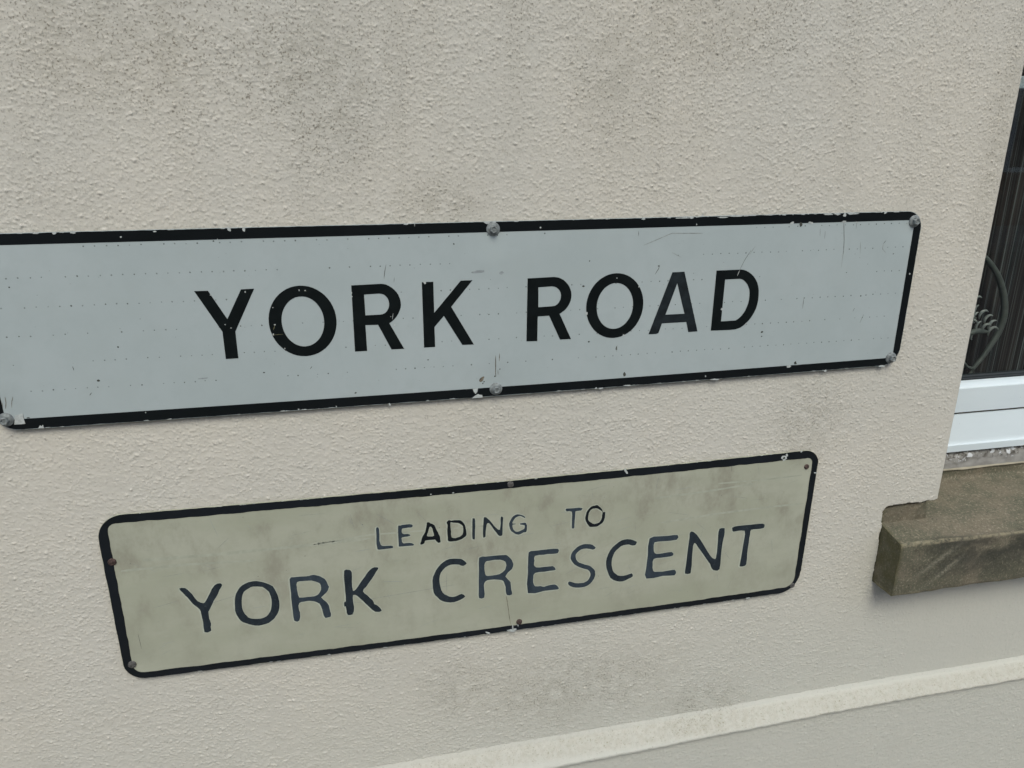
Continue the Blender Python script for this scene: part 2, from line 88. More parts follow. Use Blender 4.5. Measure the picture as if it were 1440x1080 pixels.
    ('N', [[(139.4,1014.1),(140.2,1015.8),(141.4,1015.5),(142.9,1014.9),(144.8,1013.1),(147.6,1009.6),(150.7,1005.3),(153.8,1000.9),(156.8,997.1),(159.5,994.4),(161.5,993.9),(162.3,997.7),(162.6,1003.2),(162.7,1009.1),(163,1013.6),(164.6,1014.2),(166.1,1011.8),(165.9,1005.2),(165.3,997.6),(165.2,991.6),(165,987),(164.4,985.1),(163.5,984.5),(161.9,984.1),(160.1,984.7),(158.5,986.6),(156.7,989.5),(154.5,993.4),(152,997.6),(149.2,1002),(146.7,1005.4),(145.1,1006.4),(144,1005.7),(143.3,1003.3),(142.9,1000.2),(142.6,997.4),(142.3,994.2),(142.1,989.8),(141.7,986),(140.7,984.6),(139.6,984.6),(138.6,985),(138,987.2),(138.2,993.3),(138.6,1000.7),(138.9,1008.2)]]),
    ('G', [[(196.9,1008.7),(196.3,1008.3),(195.1,1008.5),(193.5,1009.7),(191.7,1011.1),(190.1,1011.8),(188.3,1011.9),(185.9,1011.2),(183.5,1009.8),(181.7,1007.9),(180.4,1005.7),(179.3,1003.5),(179,1001.7),(180.8,1001.1),(182.8,1000.9),(183.3,1000.4),(182.8,999.9),(180.9,1000.1),(179,999.8),(178.8,997.6),(179.3,994.8),(180.3,992.4),(181.7,990.4),(183.4,988.8),(185.5,988),(188.6,988.7),(191.7,989.9),(193.8,990.4),(195.2,991.4),(196,994),(195.8,996.7),(193.5,997.7),(191,998.2),(189.7,999),(189.3,999.7),(190.4,1000.4),(192.4,1000.9),(195.3,1001.2),(197.9,1000.2),(199,996),(199.3,991.3),(199.1,988.1),(198.3,986.1),(196.6,986),(194.5,986.2),(192.4,985.1),(190.3,984),(188.1,983.5),(185.8,983.6),(183.6,984.9),(181.4,986.6),(179.2,988.1),(177.2,990.1),(175.8,993.2),(174.9,996.5),(174.4,999.2),(174.5,1001.8),(175.3,1004.7),(176.6,1007.6),(177.9,1010),(179.7,1012.1),(182.4,1013.9),(185.5,1015),(188.3,1014.6),(191,1013.5),(193.7,1011.9),(195.8,1010.3),(196.8,1009.3)]]),
    ('T', [[(253.7,1014.8),(253.9,1015.3),(255.4,1015.5),(260.4,1015.3),(265.6,1015),(267.1,1015.2),(268.4,1015.3),(272.8,1015),(276.9,1014.3),(277.9,1013.2),(277.5,1012.1),(276.9,1011.2),(275.3,1010.5),(271.5,1010.6),(268,1009.8),(267.4,1006.2),(267.6,1001.6),(267.3,997.3),(267,993.1),(267,989),(267,985.7),(266.5,984.2),(265.8,983.7),(264.6,983.5),(263.5,983.9),(263,984.7),(262.8,986.8),(262.8,991.8),(262.9,997.9),(263.2,1004.4),(262.6,1009.8),(259.1,1011.3),(255.5,1011.5),(254.2,1012.2),(253.8,1013),(253.5,1014)]]),
    ('O', [[(298.5,1016.6),(299.9,1015.6),(301.4,1014),(303.5,1011.9),(305.6,1009.5),(306.9,1006.7),(308.1,1004.4),(309.7,1004.2),(311,1004),(311.3,1001.6),(311.1,998.5),(310.7,995.1),(310,991.8),(308.8,989.3),(307,987.2),(304.3,985.1),(301.4,983.5),(299.2,982.8),(296.8,982.7),(293.5,982.7),(290.4,983.2),(288.8,984.1),(287.5,985.7),(285.6,988.5),(283.8,991.7),(282.7,994.6),(282.2,997.5),(282.3,1000.5),(282.9,1003.5),(284,1006.8),(285.6,1010),(287.6,1012.7),(290,1014.7),(292.9,1015.6),(295.6,1015.9),(297.2,1016.5)], [(297.5,1011.4),(299.4,1010.9),(301,1010.1),(302.5,1008.8),(304,1007.3),(305.7,1006.4),(306.9,1005.1),(307,1002.3),(306.6,999),(306.3,995.8),(305.7,992.9),(304.3,990.5),(302.3,988.6),(299.1,987.6),(296,987.2),(294.4,987.4),(293.1,988.2),(290.7,989.7),(288.4,991.8),(287,994.6),(286.2,997.6),(286.2,1000.1),(286.7,1002.5),(287.4,1005.2),(288.5,1007.8),(290.2,1009.9),(292.4,1011.3),(295,1011.6)]]),
]
UPPER_CHIPS = [
    ('chip',-139.6,1404.3,1.49,2.50,20),
    ('chip',-124,1403.5,1.81,2.66,-10),
    ('chip',158,1405.2,2.56,0.99,0),
    ('chip',54.7,1404.9,3.26,0.81,0),
    ('chip',547.6,1393.7,3.06,1.46,10),
    ('chip',574.7,1393.2,3.30,1.66,-8),
    ('chip',623.5,1393.1,3.69,1.40,0),
    ('chip',642.6,1392.1,2.13,0.94,0),
    ('chip',467.2,1404.6,13.75,1.15,0),
    ('chip',449.8,1403.2,6.82,0.80,0),
    ('chip',488.8,1404.9,11.89,0.98,0),
    ('chip',515.6,1404.7,5.01,0.72,0),
    ('chip',599.1,1403.2,6.24,1.10,0),
    ('chip',612.5,1403.5,5.23,1.48,0),
    ('chip',623.1,1402.2,2.10,2.22,0),
    ('chip',635.5,1403.3,8.45,1.21,0),
    ('chip',683.1,1403.5,2.15,1.32,0),
    ('chip',396.1,1403.7,8.56,0.79,0),
    ('chip',344.6,1403.6,2.79,1.12,0),
    ('chip',408.4,1403.8,2.87,1.31,0),
    ('chip',567.9,1199.3,3.29,1.67,0),
    ('chip',458.7,1188.1,7.37,1.13,-4),
    ('chip',625.9,1188.6,2.03,1.71,0),
    ('chip',444.7,1193.7,0.84,1.22,0),
    ('chip',715.6,1189.8,5.26,1.74,-6),
    ('chip',24,1186,1.57,1.31,0),
    ('chip',-40.3,1188,0.76,0.83,0),
    ('chip',297.6,1187.4,2.95,0.89,0),
    ('chip',290.8,1187.9,1.37,1.58,0),
    ('chip',333.9,1188.7,5.98,0.90,0),
    ('chip',-256.6,1196.5,0.62,0.80,0),
    ('chip',-84.9,1187.6,1.00,0.92,0),
    ('chip',-251.5,1398.6,0.85,0.92,0),
    ('chip',-152.9,1393.3,0.60,0.86,0),
    ('chip',-216.2,1403.5,1.88,0.77,0),
    ('chip',-334.3,1404.8,2.73,0.90,0),
    ('chip',-316.5,1404.3,2.07,1.13,0),
    ('chip',-297.7,1404.4,2.78,0.91,0),
    ('chip',214.2,1396.8,0.88,0.93,0),
    ('chip',415.3,1395.3,0.77,1.06,0),
    ('chip',422.5,1406.5,1.92,0.88,0),
    ('chip',741.6,1391.9,0.88,0.96,0),
    ('chip',741.7,1265.3,1.04,0.84,0),
    ('chip',735.7,1320.4,1.02,1.31,0),
    ('chip',741.8,1253.1,0.92,1.05,0),
    ('dirt',560.6,1391.5,2.05,2.39,10),  # old screw hole: its shade painted as a dark spot
    ('dirt',577.7,1203.3,1.98,2.09,0),  # lower screw hole, the dark inside painted flat
]
UPPER_LETTER_CHIPS = [
    ('chip',-130.3,1333.4,0.85,0.91,0),
    ('chip',-168.1,1331.4,0.91,0.82,0),
    ('chip',-156.6,1296.7,0.77,0.59,0),
    ('chip',-150.7,1292.3,0.78,0.51,0),
    ('chip',-71.2,1333,0.63,1.00,0),
    ('chip',-64.5,1332.4,0.72,0.58,0),
    ('chip',-102.3,1314,0.63,0.67,0),
    ('chip',-102,1293.8,0.87,0.77,0),
    ('chip',-104.9,1282.4,0.95,1.37,0),
    ('chip',-93.7,1264.6,0.56,0.78,0),
    ('chip',-12.2,1327.2,0.65,1.01,0),
    ('chip',-12.1,1323,0.82,0.68,0),
    ('chip',31.4,1296.6,0.59,0.52,0),
    ('chip',73.2,1336,1.43,1.96,30),
    ('chip',313.1,1331.9,0.75,0.81,0),
    ('chip',275.1,1288.8,1.50,1.84,0),
    ('chip',325.7,1257.2,2.14,0.95,-20),
    ('chip',460,1285.1,1.63,1.54,0),
    ('chip',496.9,1263.5,1.25,0.98,-20),
    ('chip',35.5,1286.3,1.18,0.70,60),
    ('chip',343.1,1319.8,0.96,0.64,40),
]
UPPER_SCRATCHES = [
    ('pale',0.7,[(64.6,1407.9),(64.4,1401.9)]),
    ('grey',0.8,[(493.6,1360.4),(485.9,1347.9),(480.2,1335.2)]),
    ('pale',1.0,[(480.2,1335.2),(477.5,1328)]),
    ('faint',0.7,[(499.1,1365.7),(492.2,1355)]),
    ('grey',0.8,[(623,1393.1),(627.3,1369),(629,1351.2)]),
    ('grey',0.6,[(589.7,1385.7),(590.7,1375.6)]),
    ('grey',0.7,[(597.5,1381.9),(598,1371.7)]),
    ('grey',0.6,[(642.1,1391.7),(642.9,1383.4)]),
    ('faint',0.6,[(652.1,1366.4),(654.2,1350.3)]),
    ('grey',0.8,[(690.7,1367.1),(687.2,1362.5)]),
    ('faint',0.8,[(687.2,1362.5),(687.3,1355.8),(693.8,1349.9)]),
    ('grey',0.8,[(578.3,1295.1),(578.3,1279.6)]),
    ('grey',0.8,[(658.2,1276.6),(655.7,1271.8)]),
    ('grey',0.8,[(673.6,1266.9),(669.4,1255)]),
    ('faint',0.6,[(628.3,1355.9),(628.6,1333.2)]),
    ('rust',1.0,[(158,1240.7),(157.8,1216.4)]),
    ('rust',0.8,[(163,1243.1),(162.5,1233)]),
    ('rust',0.8,[(157.4,1220.2),(158.2,1213.6)]),
    ('rust',0.8,[(160.6,1221.9),(161,1215.3)]),
    ('rust',0.9,[(-399.1,1225.9),(-399.4,1219.2),(-401.2,1211.7)]),
    ('rust',0.7,[(-403.3,1219.5),(-403.8,1213.6)]),
    ('rust',0.7,[(-393,1222.1),(-394.9,1212.9)]),
    ('rust',0.7,[(-391.3,1225.4),(-392.7,1220.4)]),
    ('grey',0.8,[(-385.1,1205.3),(-385.1,1197.6)]),
    ('grey',0.7,[(29.4,1359.1),(27.3,1350.8),(26,1342.5)]),
    ('grey',0.6,[(38.1,1343.7),(37.3,1337.8)]),
    ('grey',0.8,[(-67.2,1237.5),(-64.5,1240.9)]),
    ('faint',0.9,[(346.4,1371.5),(383.2,1385.3),(424.4,1384.1)]),
    ('faint',0.6,[(384.9,1361.4),(397.8,1354.7)]),
    ('grey',0.8,[(369.6,1346.7),(368.1,1341.4),(363.7,1334.4)]),
    ('grey',0.9,[(-324.3,1257),(-323.7,1252)]),
    ('grey',0.8,[(-312.7,1221.5),(-309.9,1224.7)]),
    ('gold',0.55,[(-105.2,1281.6),(-94,1281.9)]),
    ('gold',0.7,[(-104.2,1287.5),(-102,1293.4)]),
    ('pale',0.7,[(34.4,1300.7),(33.1,1293.4)]),
    ('grey',0.7,[(338.9,1389.1),(339.2,1383)]),
    ('faint',0.9,[(317.6,1245),(317,1235.5)]),
]
UPPER_DIRT = [
    ('smudge',137.5,1346.7,7.78,1.54,2),
    ('smudge',-188.2,1233.8,5.47,0.79,2),
    ('rust',140,1211,2.36,4.15,-40),
    ('dirt',142.8,1207.5,0.82,0.76,0),
    ('dirt',141.3,1205.3,0.73,1.14,-40),
    ('dirt',-300.5,1238.6,1.63,1.20,0),
    ('dirt',-370.6,1348.5,0.82,0.78,0),
    ('dirt',73.7,1240.4,0.96,0.82,0),
    ('dirt',-16.2,1203.8,1.36,1.01,0),
    ('dirt',-120.3,1236.4,1.13,0.80,0),
    ('dirt',269.9,1323.4,1.48,1.17,0),
    ('dirt',521.8,1250.4,1.80,1.40,0),
    ('dirt',521.9,1244.4,0.96,0.80,0),
    ('dirt',329.2,1204.2,1.78,2.76,0),
    ('dirt',367.8,1345,1.15,0.72,0),
    ('dirt',109.3,1380.5,1.01,0.75,0),
    ('dirt',-157.6,1391.5,1.04,0.78,0),
    ('dirt',276.8,1354.5,0.92,0.88,0),
    ('dirt',-273.8,1276.5,0.89,0.84,0),
    ('dirt',279.1,1251.5,1.24,1.04,0),
    ('dirt',156.9,1213.7,1.10,0.85,0),
    ('dirt',163.3,1222.6,0.64,0.94,0),
    ('dirt',705,1348.6,1.33,0.59,0),
    ('dirt',664.8,1293,1.00,0.91,0),
    ('dirt',316.8,1240.3,1.17,2.69,0),
    ('dirt',-380.4,1199.4,1.60,0.61,0),
    ('smudge',166.1,1343.9,2.63,1.73,0),
]
LOWER_CHIPS = [
    ('chip',338.3,1063.8,1.46,4.33,30),
    ('chip',579.6,1059.5,4.85,3.66,-10),
    ('chip',583,1064.2,1.39,2.51,20),
    ('dirt',579.2,1060.1,1.85,1.72,0),  # empty screw hole, shade inside it put on as colour
    ('chip',605.8,1067.8,1.63,1.37,0),
    ('chip',634,1031.2,2.62,0.83,-5),
    ('chip',178.9,834.5,1.05,4.59,0),
    ('chip',176.8,829.4,6.32,1.94,-8),
    ('chip',186.2,837,0.95,2.66,25),
    ('chip',182,830.4,2.32,1.94,0),
    ('chip',142.7,831,3.12,1.44,-30),
    ('chip',547.2,829.3,3.43,1.17,0),
    ('chip',70.4,1057,1.31,0.83,0),
    ('chip',99.3,1056,1.42,0.93,0),
    ('chip',-319.8,1079.4,0.08,0.10,0),
    ('chip',632.7,886.4,1.25,0.77,0),
]
LOWER_SCRATCHES = [
    ('rust',0.8,[(169.4,890.4),(171.8,873.6),(173.8,854.4),(175.8,839.8)]),
    ('grey',0.8,[(496.5,1066),(498.3,1047)]),
    ('faint',0.6,[(387.9,1052.8),(384.1,1029.1)]),
    ('palef',4.5,[(-289.9,1002.4),(-206.4,1000.4),(-102.1,1000.3),(-11.9,1001.3)]),
    ('palef',3.5,[(-316.4,990.4),(-241.6,990.3),(-156.3,986)]),
    ('palef',3.5,[(396,977.2),(483.5,981.8),(574.2,982.9),(620.9,982.3)]),
    ('palef',3.5,[(382.7,1017),(469,1019.9),(535.3,1024)]),
    ('palef',2.4,[(479,1030),(557.3,1028.5),(612.1,1029.6)]),
    ('palef',2.4,[(-84.3,1000.3),(-11.5,1006.5),(158.7,1001.8)]),
    ('grey',0.5,[(-310.9,897.3),(-310.1,874.3)]),
    ('faint',0.5,[(-220.3,978.3),(-200.1,982)]),
    ('faint',0.5,[(451.1,970.6),(465.6,957.3)]),
    ('faint',0.5,[(498.6,917.6),(509.2,902.9)]),
    ('faint',0.5,[(575,928.2),(579.1,903.4)]),
    ('faint',0.5,[(490.4,882.3),(494.2,865.8)]),
    ('faint',0.5,[(357.3,978.4),(356.8,967.1)]),
    ('faint',0.5,[(87.1,935.8),(86.2,906.5)]),
    ('faint',0.5,[(479.2,904.5),(494.5,887.9)]),
    ('faint',0.5,[(-31.9,908.1),(98.3,916.2)]),
    ('faint',0.5,[(-228.5,927.6),(-188.1,937.1)]),
]
UPPER_PATCHES = [[(-396.3,1192.4),(-393.1,1203.4),(-385.1,1205.3),(-385.3,1198.5),(-384.7,1192.6),(-389.1,1192.3)], [(128,1198.8),(135.1,1199.1),(134,1194.4),(131.8,1191.7),(129.6,1194.7)], [(126.8,1186.4),(130.1,1189),(134.7,1191.7),(136.9,1190.4),(140.1,1189.9),(140.8,1186.3)], [(144.8,1405),(154.2,1405.3),(150.7,1402.4),(148.5,1402.6)], [(-373,1185.7),(-370.1,1189.6),(-368.9,1188.1),(-367,1190.1),(-366.7,1185.7)]]
ORNAMENT_RING = [(1.0031, 1.3187), (1.0292, 1.3012), (1.0553, 1.2738), (1.0748, 1.24), (1.0839, 1.2084), (1.0819, 1.1807), (1.0728, 1.1582), (1.0574, 1.1306), (1.0419, 1.1094)]
ORNAMENT_FLOWERS = [(1.0209, 1.2324), (1.0258, 1.2174), (1.0261, 1.2037), (1.0395, 1.2068), (1.0514, 1.1987), (1.0625, 1.188), (1.0655, 1.1752), (1.0506, 1.1836), (1.037, 1.1869), (1.0319, 1.172), (1.0192, 1.1903)]
WALL_STAINS = [(-0.05, 1.574, 0.111, 0.074), (0.301, 1.56, 0.061, 0.095), (0.097, 1.427, 0.061, 0.037), (0.614, 1.114, 0.076, 0.079), (0.268, 0.707, 0.212, 0.079), (0.105, 0.736, 0.071, 0.063), (0.482, 0.641, 0.091, 0.053), (-0.223, 1.592, 0.121, 0.085), (0.845, 1.491, 0.03, 0.169), (0.42, 1.619, 0.121, 0.053), (-0.009, 1.532, 0.061, 0.095), (0.879, 1.171, 0.02, 0.095)]

# ------------------------------------------------------------------ node helper
class Mat:
    def __init__(self, name):
        self.m = bpy.data.materials.new(name)
        self.m.use_nodes = True
        self.t = self.m.node_tree
        self.t.nodes.clear()
        self.out = self.t.nodes.new('ShaderNodeOutputMaterial')
        self.geo = self.t.nodes.new('ShaderNodeNewGeometry')
        self.pos = self.geo.outputs['Position']
    def n(self, typ, **kw):
        nd = self.t.nodes.new(typ)
        for k, v in kw.items():
            setattr(nd, k, v)
        return nd
    def link(self, a, b):
        self.t.links.new(a, b)
    def put(self, v, sock):
        if v is None:
            return
        if hasattr(v, 'is_output'):
            self.link(v, sock)
        else:
            if isinstance(v, (tuple, list)) and len(v) == 3 and sock.type == 'RGBA':
                v = (*v, 1.0)
            sock.default_value = v
    def scaled(self, s, loc=(0, 0, 0), rot=(0, 0, 0)):
        mp = self.n('ShaderNodeMapping')
        self.link(self.pos, mp.inputs['Vector'])
        mp.inputs['Scale'].default_value = s
        mp.inputs['Location'].default_value = loc
        mp.inputs['Rotation'].default_value = rot
        return mp.outputs[0]
    def noise(self, scale, detail=4, rough=0.55, vec=None, dist=0.0):
        nd = self.n('ShaderNodeTexNoise')
        self.link(vec if vec is not None else self.pos, nd.inputs['Vector'])
        nd.inputs['Scale'].default_value = scale
        nd.inputs['Detail'].default_value = detail
        nd.inputs['Roughness'].default_value = rough
        nd.inputs['Distortion'].default_value = dist
        return nd.outputs[0]
    def ramp(self, v, a, b, lo=0.0, hi=1.0):
        nd = self.n('ShaderNodeMapRange', interpolation_type='SMOOTHSTEP')
        self.put(v, nd.inputs['Value'])
        nd.inputs['From Min'].default_value = a
        nd.inputs['From Max'].default_value = b
        nd.inputs['To Min'].default_value = lo
        nd.inputs['To Max'].default_value = hi
        return nd.outputs[0]
    def math(self, op, a, b=0.0, clamp=False):
        nd = self.n('ShaderNodeMath', operation=op, use_clamp=clamp)
        self.put(a, nd.inputs[0]); self.put(b, nd.inputs[1])
        return nd.outputs[0]
    def mix(self, f, a, b):
        nd = self.n('ShaderNodeMix', data_type='RGBA')
        self.put(f, nd.inputs['Factor'])
        ins = [s for s in nd.inputs if s.type == 'RGBA']
        self.put(a, ins[0]); self.put(b, ins[1])
        return [s for s in nd.outputs if s.type == 'RGBA'][0]
    def axis(self, i):
        nd = self.n('ShaderNodeSeparateXYZ')
        self.link(self.pos, nd.inputs[0])
        return nd.outputs[i]
    def spot(self, x, z, rx, rz):
        """1 at the centre of an elliptical patch of the wall, 0 outside it"""
        mp = self.scaled((1.0 / rx, 0.0, 1.0 / rz), (-x / rx, 0, -z / rz))
        ln = self.n('ShaderNodeVectorMath', operation='LENGTH')
        self.link(mp, ln.inputs[0])
        return self.ramp(ln.outputs['Value'], 0.0, 1.0, 1.0, 0.0)
    def bump(self, h, strength=0.3, dist=0.001, normal=None):
        nd = self.n('ShaderNodeBump')
        nd.inputs['Strength'].default_value = strength
        nd.inputs['Distance'].default_value = dist
        self.put(h, nd.inputs['Height'])
        if normal is not None:
            self.link(normal, nd.inputs['Normal'])
        return nd.outputs[0]
    def principled(self, color, rough=0.8, spec=0.3, metallic=0.0, normal=None):
        nd = self.n('ShaderNodeBsdfPrincipled')
        self.put(color, nd.inputs['Base Color'])
        self.put(rough, nd.inputs['Roughness'])
        nd.inputs['Specular IOR Level'].default_value = spec
        self.put(metallic, nd.inputs['Metallic'])
        if normal is not None:
            self.link(normal, nd.inputs['Normal'])
        self.link(nd.outputs[0], self.out.inputs['Surface'])
        return self.m

MATS = {}

def simple(name, col, rough=0.7, spec=0.3, metallic=0.0, nscale=40, namp=0.12, bump=0.0):
    M = Mat(name)
    n = M.noise(nscale, 4)
    dark = tuple(c * (1 - namp) for c in col); light = tuple(min(1, c * (1 + namp)) for c in col)
    c = M.mix(M.ramp(n, 0.3, 0.7), dark, light)
    nm = M.bump(n, bump, 0.001) if bump else None
    MATS[name] = M.principled(c, rough, spec, metallic, nm)
    return MATS[name]

def mat_render(name, coarse=False):
    """cream roughcast render with its grime"""
    M = Mat(name)
    big = M.noise(2.2, 5, 0.6)
    mid = M.noise(11, 5, 0.6)
    warm = M.mix(M.ramp(big, 0.35, 0.65), (0.612, 0.578, 0.484), (0.578, 0.560, 0.482))
    base = M.mix(M.ramp(mid, 0.3, 0.75, 0.0, 0.35), warm, (0.53, 0.507, 0.428))
    # greyer towards the foot of the wall and its right side
    foot = M.ramp(M.math('ADD', M.axis(2), M.math('MULTIPLY', M.axis(0), -0.20)), 0.95, 0.45, 0.0, 0.75)
    base = M.mix(foot, base, (0.515, 0.525, 0.455))
    # lichen and dust on the sloping ledge
    band = M.math('MULTIPLY', M.ramp(M.axis(1), -0.004, -0.010), M.ramp(M.axis(2), 0.590, 0.600))
    base = M.mix(M.math('MULTIPLY', band, M.ramp(M.noise(120, 5, 0.7), 0.40, 0.62, 0.35, 0.9)), base, (0.455, 0.44, 0.36))
    base = M.mix(M.math('MULTIPLY', band, M.ramp(M.noise(420, 2, 0.5), 0.60, 0.70, 0.0, 0.7)), base, (0.27, 0.25, 0.16))
    # soot washed down the wall: vertical streaks, thicker high up
    streak = M.noise(9, 6, 0.65, M.scaled((1.3, 1.0, 0.16)))
    high = M.ramp(M.axis(2), 1.25, 1.75, 0.0, 1.0)
    st = M.math('MULTIPLY', M.ramp(streak, 0.46, 0.74), M.math('ADD', M.math('MULTIPLY', high, 0.42), 0.08))
    stain = None
    for (x, z, rx, rz) in WALL_STAINS:
        s = M.spot(x, z, rx * 1.35, rz * 1.35)
        stain = s if stain is None else M.math('MAXIMUM', stain, s)
    grain = M.noise(60, 6, 0.7)
    stn = M.math('MULTIPLY', stain, M.ramp(grain, 0.36, 0.60, 0.05, 0.60))
    dirt = M.math('ADD', st, stn, True)
    c = M.mix(M.math('MULTIPLY', dirt, 0.44), base, (0.245, 0.228, 0.165))
    # soot caught as separate specks, more of them where the wall is dirty
    sp = M.noise(430, 2, 0.5)
    spm = M.math('MULTIPLY', M.ramp(sp, 0.57, 0.66), M.math('ADD', M.math('MULTIPLY', dirt, 2.2), M.math('MULTIPLY', high, 0.75), True), True)
    spm2 = M.math('MAXIMUM', spm, M.ramp(M.noise(300, 2, 0.5), 0.66, 0.73, 0.0, 0.6))
    c = M.mix(M.math('MULTIPLY', spm2, 0.68), c, (0.145, 0.125, 0.088))
    tint = M.noise(150, 3, 0.6)
    c = M.mix(M.ramp(tint, 0.35, 0.7, 0.0, 0.28), c, (0.60, 0.57, 0.50))
    f1 = M.noise(700, 3, 0.6)
    nm = M.bump(f1, 0.45, 0.0006)
    if coarse:      # farther along the wall the nibs are only a bump
        nm = M.bump(M.ramp(M.noise(260, 3, 0.6), 0.45, 0.8), 0.8, 0.0022)
    MATS[name] = M.principled(c, 0.88, 0.25, 0.0, nm)

mat_render('wall_render')
mat_render('wall_render_plain', True)

def mat_sign(name, cols, rough, spec, streaky, bolts):
    M = Mat(name)
    n1 = M.noise(7, 5, 0.6, M.scaled(streaky))
    n2 = M.noise(60, 5, 0.65)
    c = M.mix(M.ramp(n1, 0.3, 0.7), cols[0], cols[1])
    c = M.mix(M.ramp(n2, 0.42, 0.72, 0.0, 0.4), c, cols[2])
    n3 = M.noise(17, 6, 0.68, M.scaled(streaky if streaky[0] == 1 else (1.3, 1, 0.75), (0, 0, 0), (0, 0.35, 0)))
    low = M.ramp(M.axis(2), 0.86, 1.0, 0.45, 1.0)
    c = M.mix(M.math('MULTIPLY', M.ramp(n3, 0.45, 0.72, 0.0, 0.8 if streaky[0] != 1 else 0.35), low), c, cols[3])
    h = M.math('MULTIPLY', M.noise(5, 2), 0.6)
    for (x, z) in bolts:
        h = M.math('SUBTRACT', h, M.spot(x / 1000, z / 1000, 0.045, 0.045))
    if streaky[0] == 1 and len(bolts) and bolts is UP_BOLTS:
        h = M.math('SUBTRACT', h, M.math('MULTIPLY', M.spot(0.157, 1.297, 0.06, 0.22), 0.8))
    nm = M.bump(h, 0.6, 0.0030)
    MATS[name] = M.principled(c, rough, spec, 0.0, nm)

UP_BOLTS = [(156.5, 1396.6), (157.9, 1196.8), (729.2, 1391.3), (727.9, 1201.1), (-403.4, 1199.0), (-403.4, 1393.0)]
LO_SCREWS = [(176.6, 1060.6), (188.3, 842.7), (-324.0, 1004.5), (-324.6, 852.2), (617.3, 1042.8), (620.4, 841.5)]
mat_sign('white_sheeting', [(0.395, 0.452, 0.437), (0.425, 0.48, 0.466), (0.378, 0.43, 0.417), (0.40, 0.45, 0.427)], 0.42, 0.35, (1, 1, 1), UP_BOLTS)
mat_sign('aged_cream_paint', [(0.365, 0.378, 0.278), (0.435, 0.443, 0.345), (0.35, 0.353, 0.27), (0.275, 0.265, 0.20)], 0.45, 0.35, (0.6, 1, 1.6), LO_SCREWS)
mat_sign('black_paint', [(0.005, 0.007, 0.007), (0.007, 0.009, 0.010), (0.006, 0.008, 0.009), (0.009, 0.011, 0.011)], 0.36, 0.22, (1, 1, 1), UP_BOLTS)
mat_sign('hand_painted_black', [(0.006, 0.008, 0.009), (0.010, 0.013, 0.017), (0.007, 0.010, 0.012), (0.013, 0.017, 0.021)], 0.42, 0.25, (1, 1, 1), LO_SCREWS)

def mat_faded(name, a, b):
    M = Mat(name)
    n = M.noise(45, 5, 0.7, M.scaled((2.0, 1, 0.8)))
    c = M.mix(M.ramp(n, 0.25, 0.75), a, b)
    n2 = M.noise(300, 3, 0.6)
    c = M.mix(M.ramp(n2, 0.55, 0.8, 0.0, 0.35), c, (0.10, 0.12, 0.12))
    MATS[name] = M.principled(c, 0.45, 0.25)
mat_faded('faded_blue_black', (0.025, 0.036, 0.046), (0.046, 0.062, 0.076))
mat_faded('faded_black', (0.014, 0.020, 0.025), (0.028, 0.038, 0.046))
simple('letter_black', (0.005, 0.0075, 0.0075), 0.42, 0.2, 0, 60, 0.2)
simple('letter_worn', (0.014, 0.019, 0.021), 0.5, 0.22, 0, 90, 0.3)
simple('ghost_paint', (0.44, 0.47, 0.375), 0.5, 0.3, 0, 80, 0.08)
simple('chip_white', (0.46, 0.49, 0.46), 0.5, 0.3, 0, 200, 0.15)
simple('mark_dirt_hole', (0.055, 0.058, 0.048), 0.8, 0.2, 0, 300, 0.4)  # dirt marks, and the shade painted for old screw holes
simple('mark_grey', (0.135, 0.14, 0.125), 0.8, 0.2, 0, 300, 0.3)
simple('mark_faint', (0.27, 0.29, 0.265), 0.7, 0.2, 0, 300, 0.2)
simple('mark_smudge', (0.285, 0.315, 0.31), 0.7, 0.2, 0, 300, 0.15)
simple('mark_rust', (0.15, 0.13, 0.095), 0.85, 0.2, 0, 250, 0.45)
simple('mark_gold', (0.20, 0.19, 0.11), 0.7, 0.2, 0, 250, 0.3)
simple('mark_pale', (0.39, 0.405, 0.315), 0.6, 0.3, 0, 90, 0.10)
simple('mark_dot', (0.15, 0.17, 0.155), 0.8, 0.2, 0, 300, 0.3)
simple('mark_dot_faint', (0.23, 0.26, 0.25), 0.8, 0.2, 0, 300, 0.2)
simple('zinc', (0.215, 0.235, 0.225), 0.6, 0.4, 0.25, 220, 0.3, 0.25)
simple('rusty_iron', (0.075, 0.050, 0.042), 0.8, 0.3, 0.15, 350, 0.5, 0.5)
simple('grey_screw', (0.12, 0.115, 0.105), 0.65, 0.4, 0.4, 350, 0.4, 0.4)
simple('sheet_metal_edge', (0.36, 0.37, 0.34), 0.5, 0.4, 0.2, 120, 0.2)
simple('pvc_gasket', (0.030, 0.036, 0.037), 0.55, 0.3, 0, 50, 0.1)
simple('gap_brown', (0.11, 0.095, 0.07), 0.9, 0.2, 0, 150, 0.35)  # dark brown for the strip between frame and sash
simple('bar_metal', (0.42, 0.47, 0.47), 0.5, 0.4, 0, 50, 0.1)
simple('wire_paint', (0.10, 0.11, 0.095), 0.5, 0.4, 0, 60, 0.2)
simple('petal_paint', (0.27, 0.285, 0.26), 0.4, 0.5, 0, 120, 0.25)
simple('room_wall', (0.10, 0.085, 0.07), 0.9, 0.2, 0, 6, 0.1)

def mat_pvc():
    M = Mat('white_pvc')
    n = M.noise(18, 4, 0.6, M.scaled((0.4, 1, 1.5)))
    c = M.mix(M.ramp(n, 0.3, 0.75), (0.70, 0.78, 0.785), (0.665, 0.745, 0.755))
    s = M.noise(240, 2)
    c = M.mix(M.ramp(s, 0.74, 0.78, 0, 0.5), c, (0.3, 0.3, 0.27))
    MATS['white_pvc'] = M.principled(c, 0.32, 0.5)
mat_pvc()

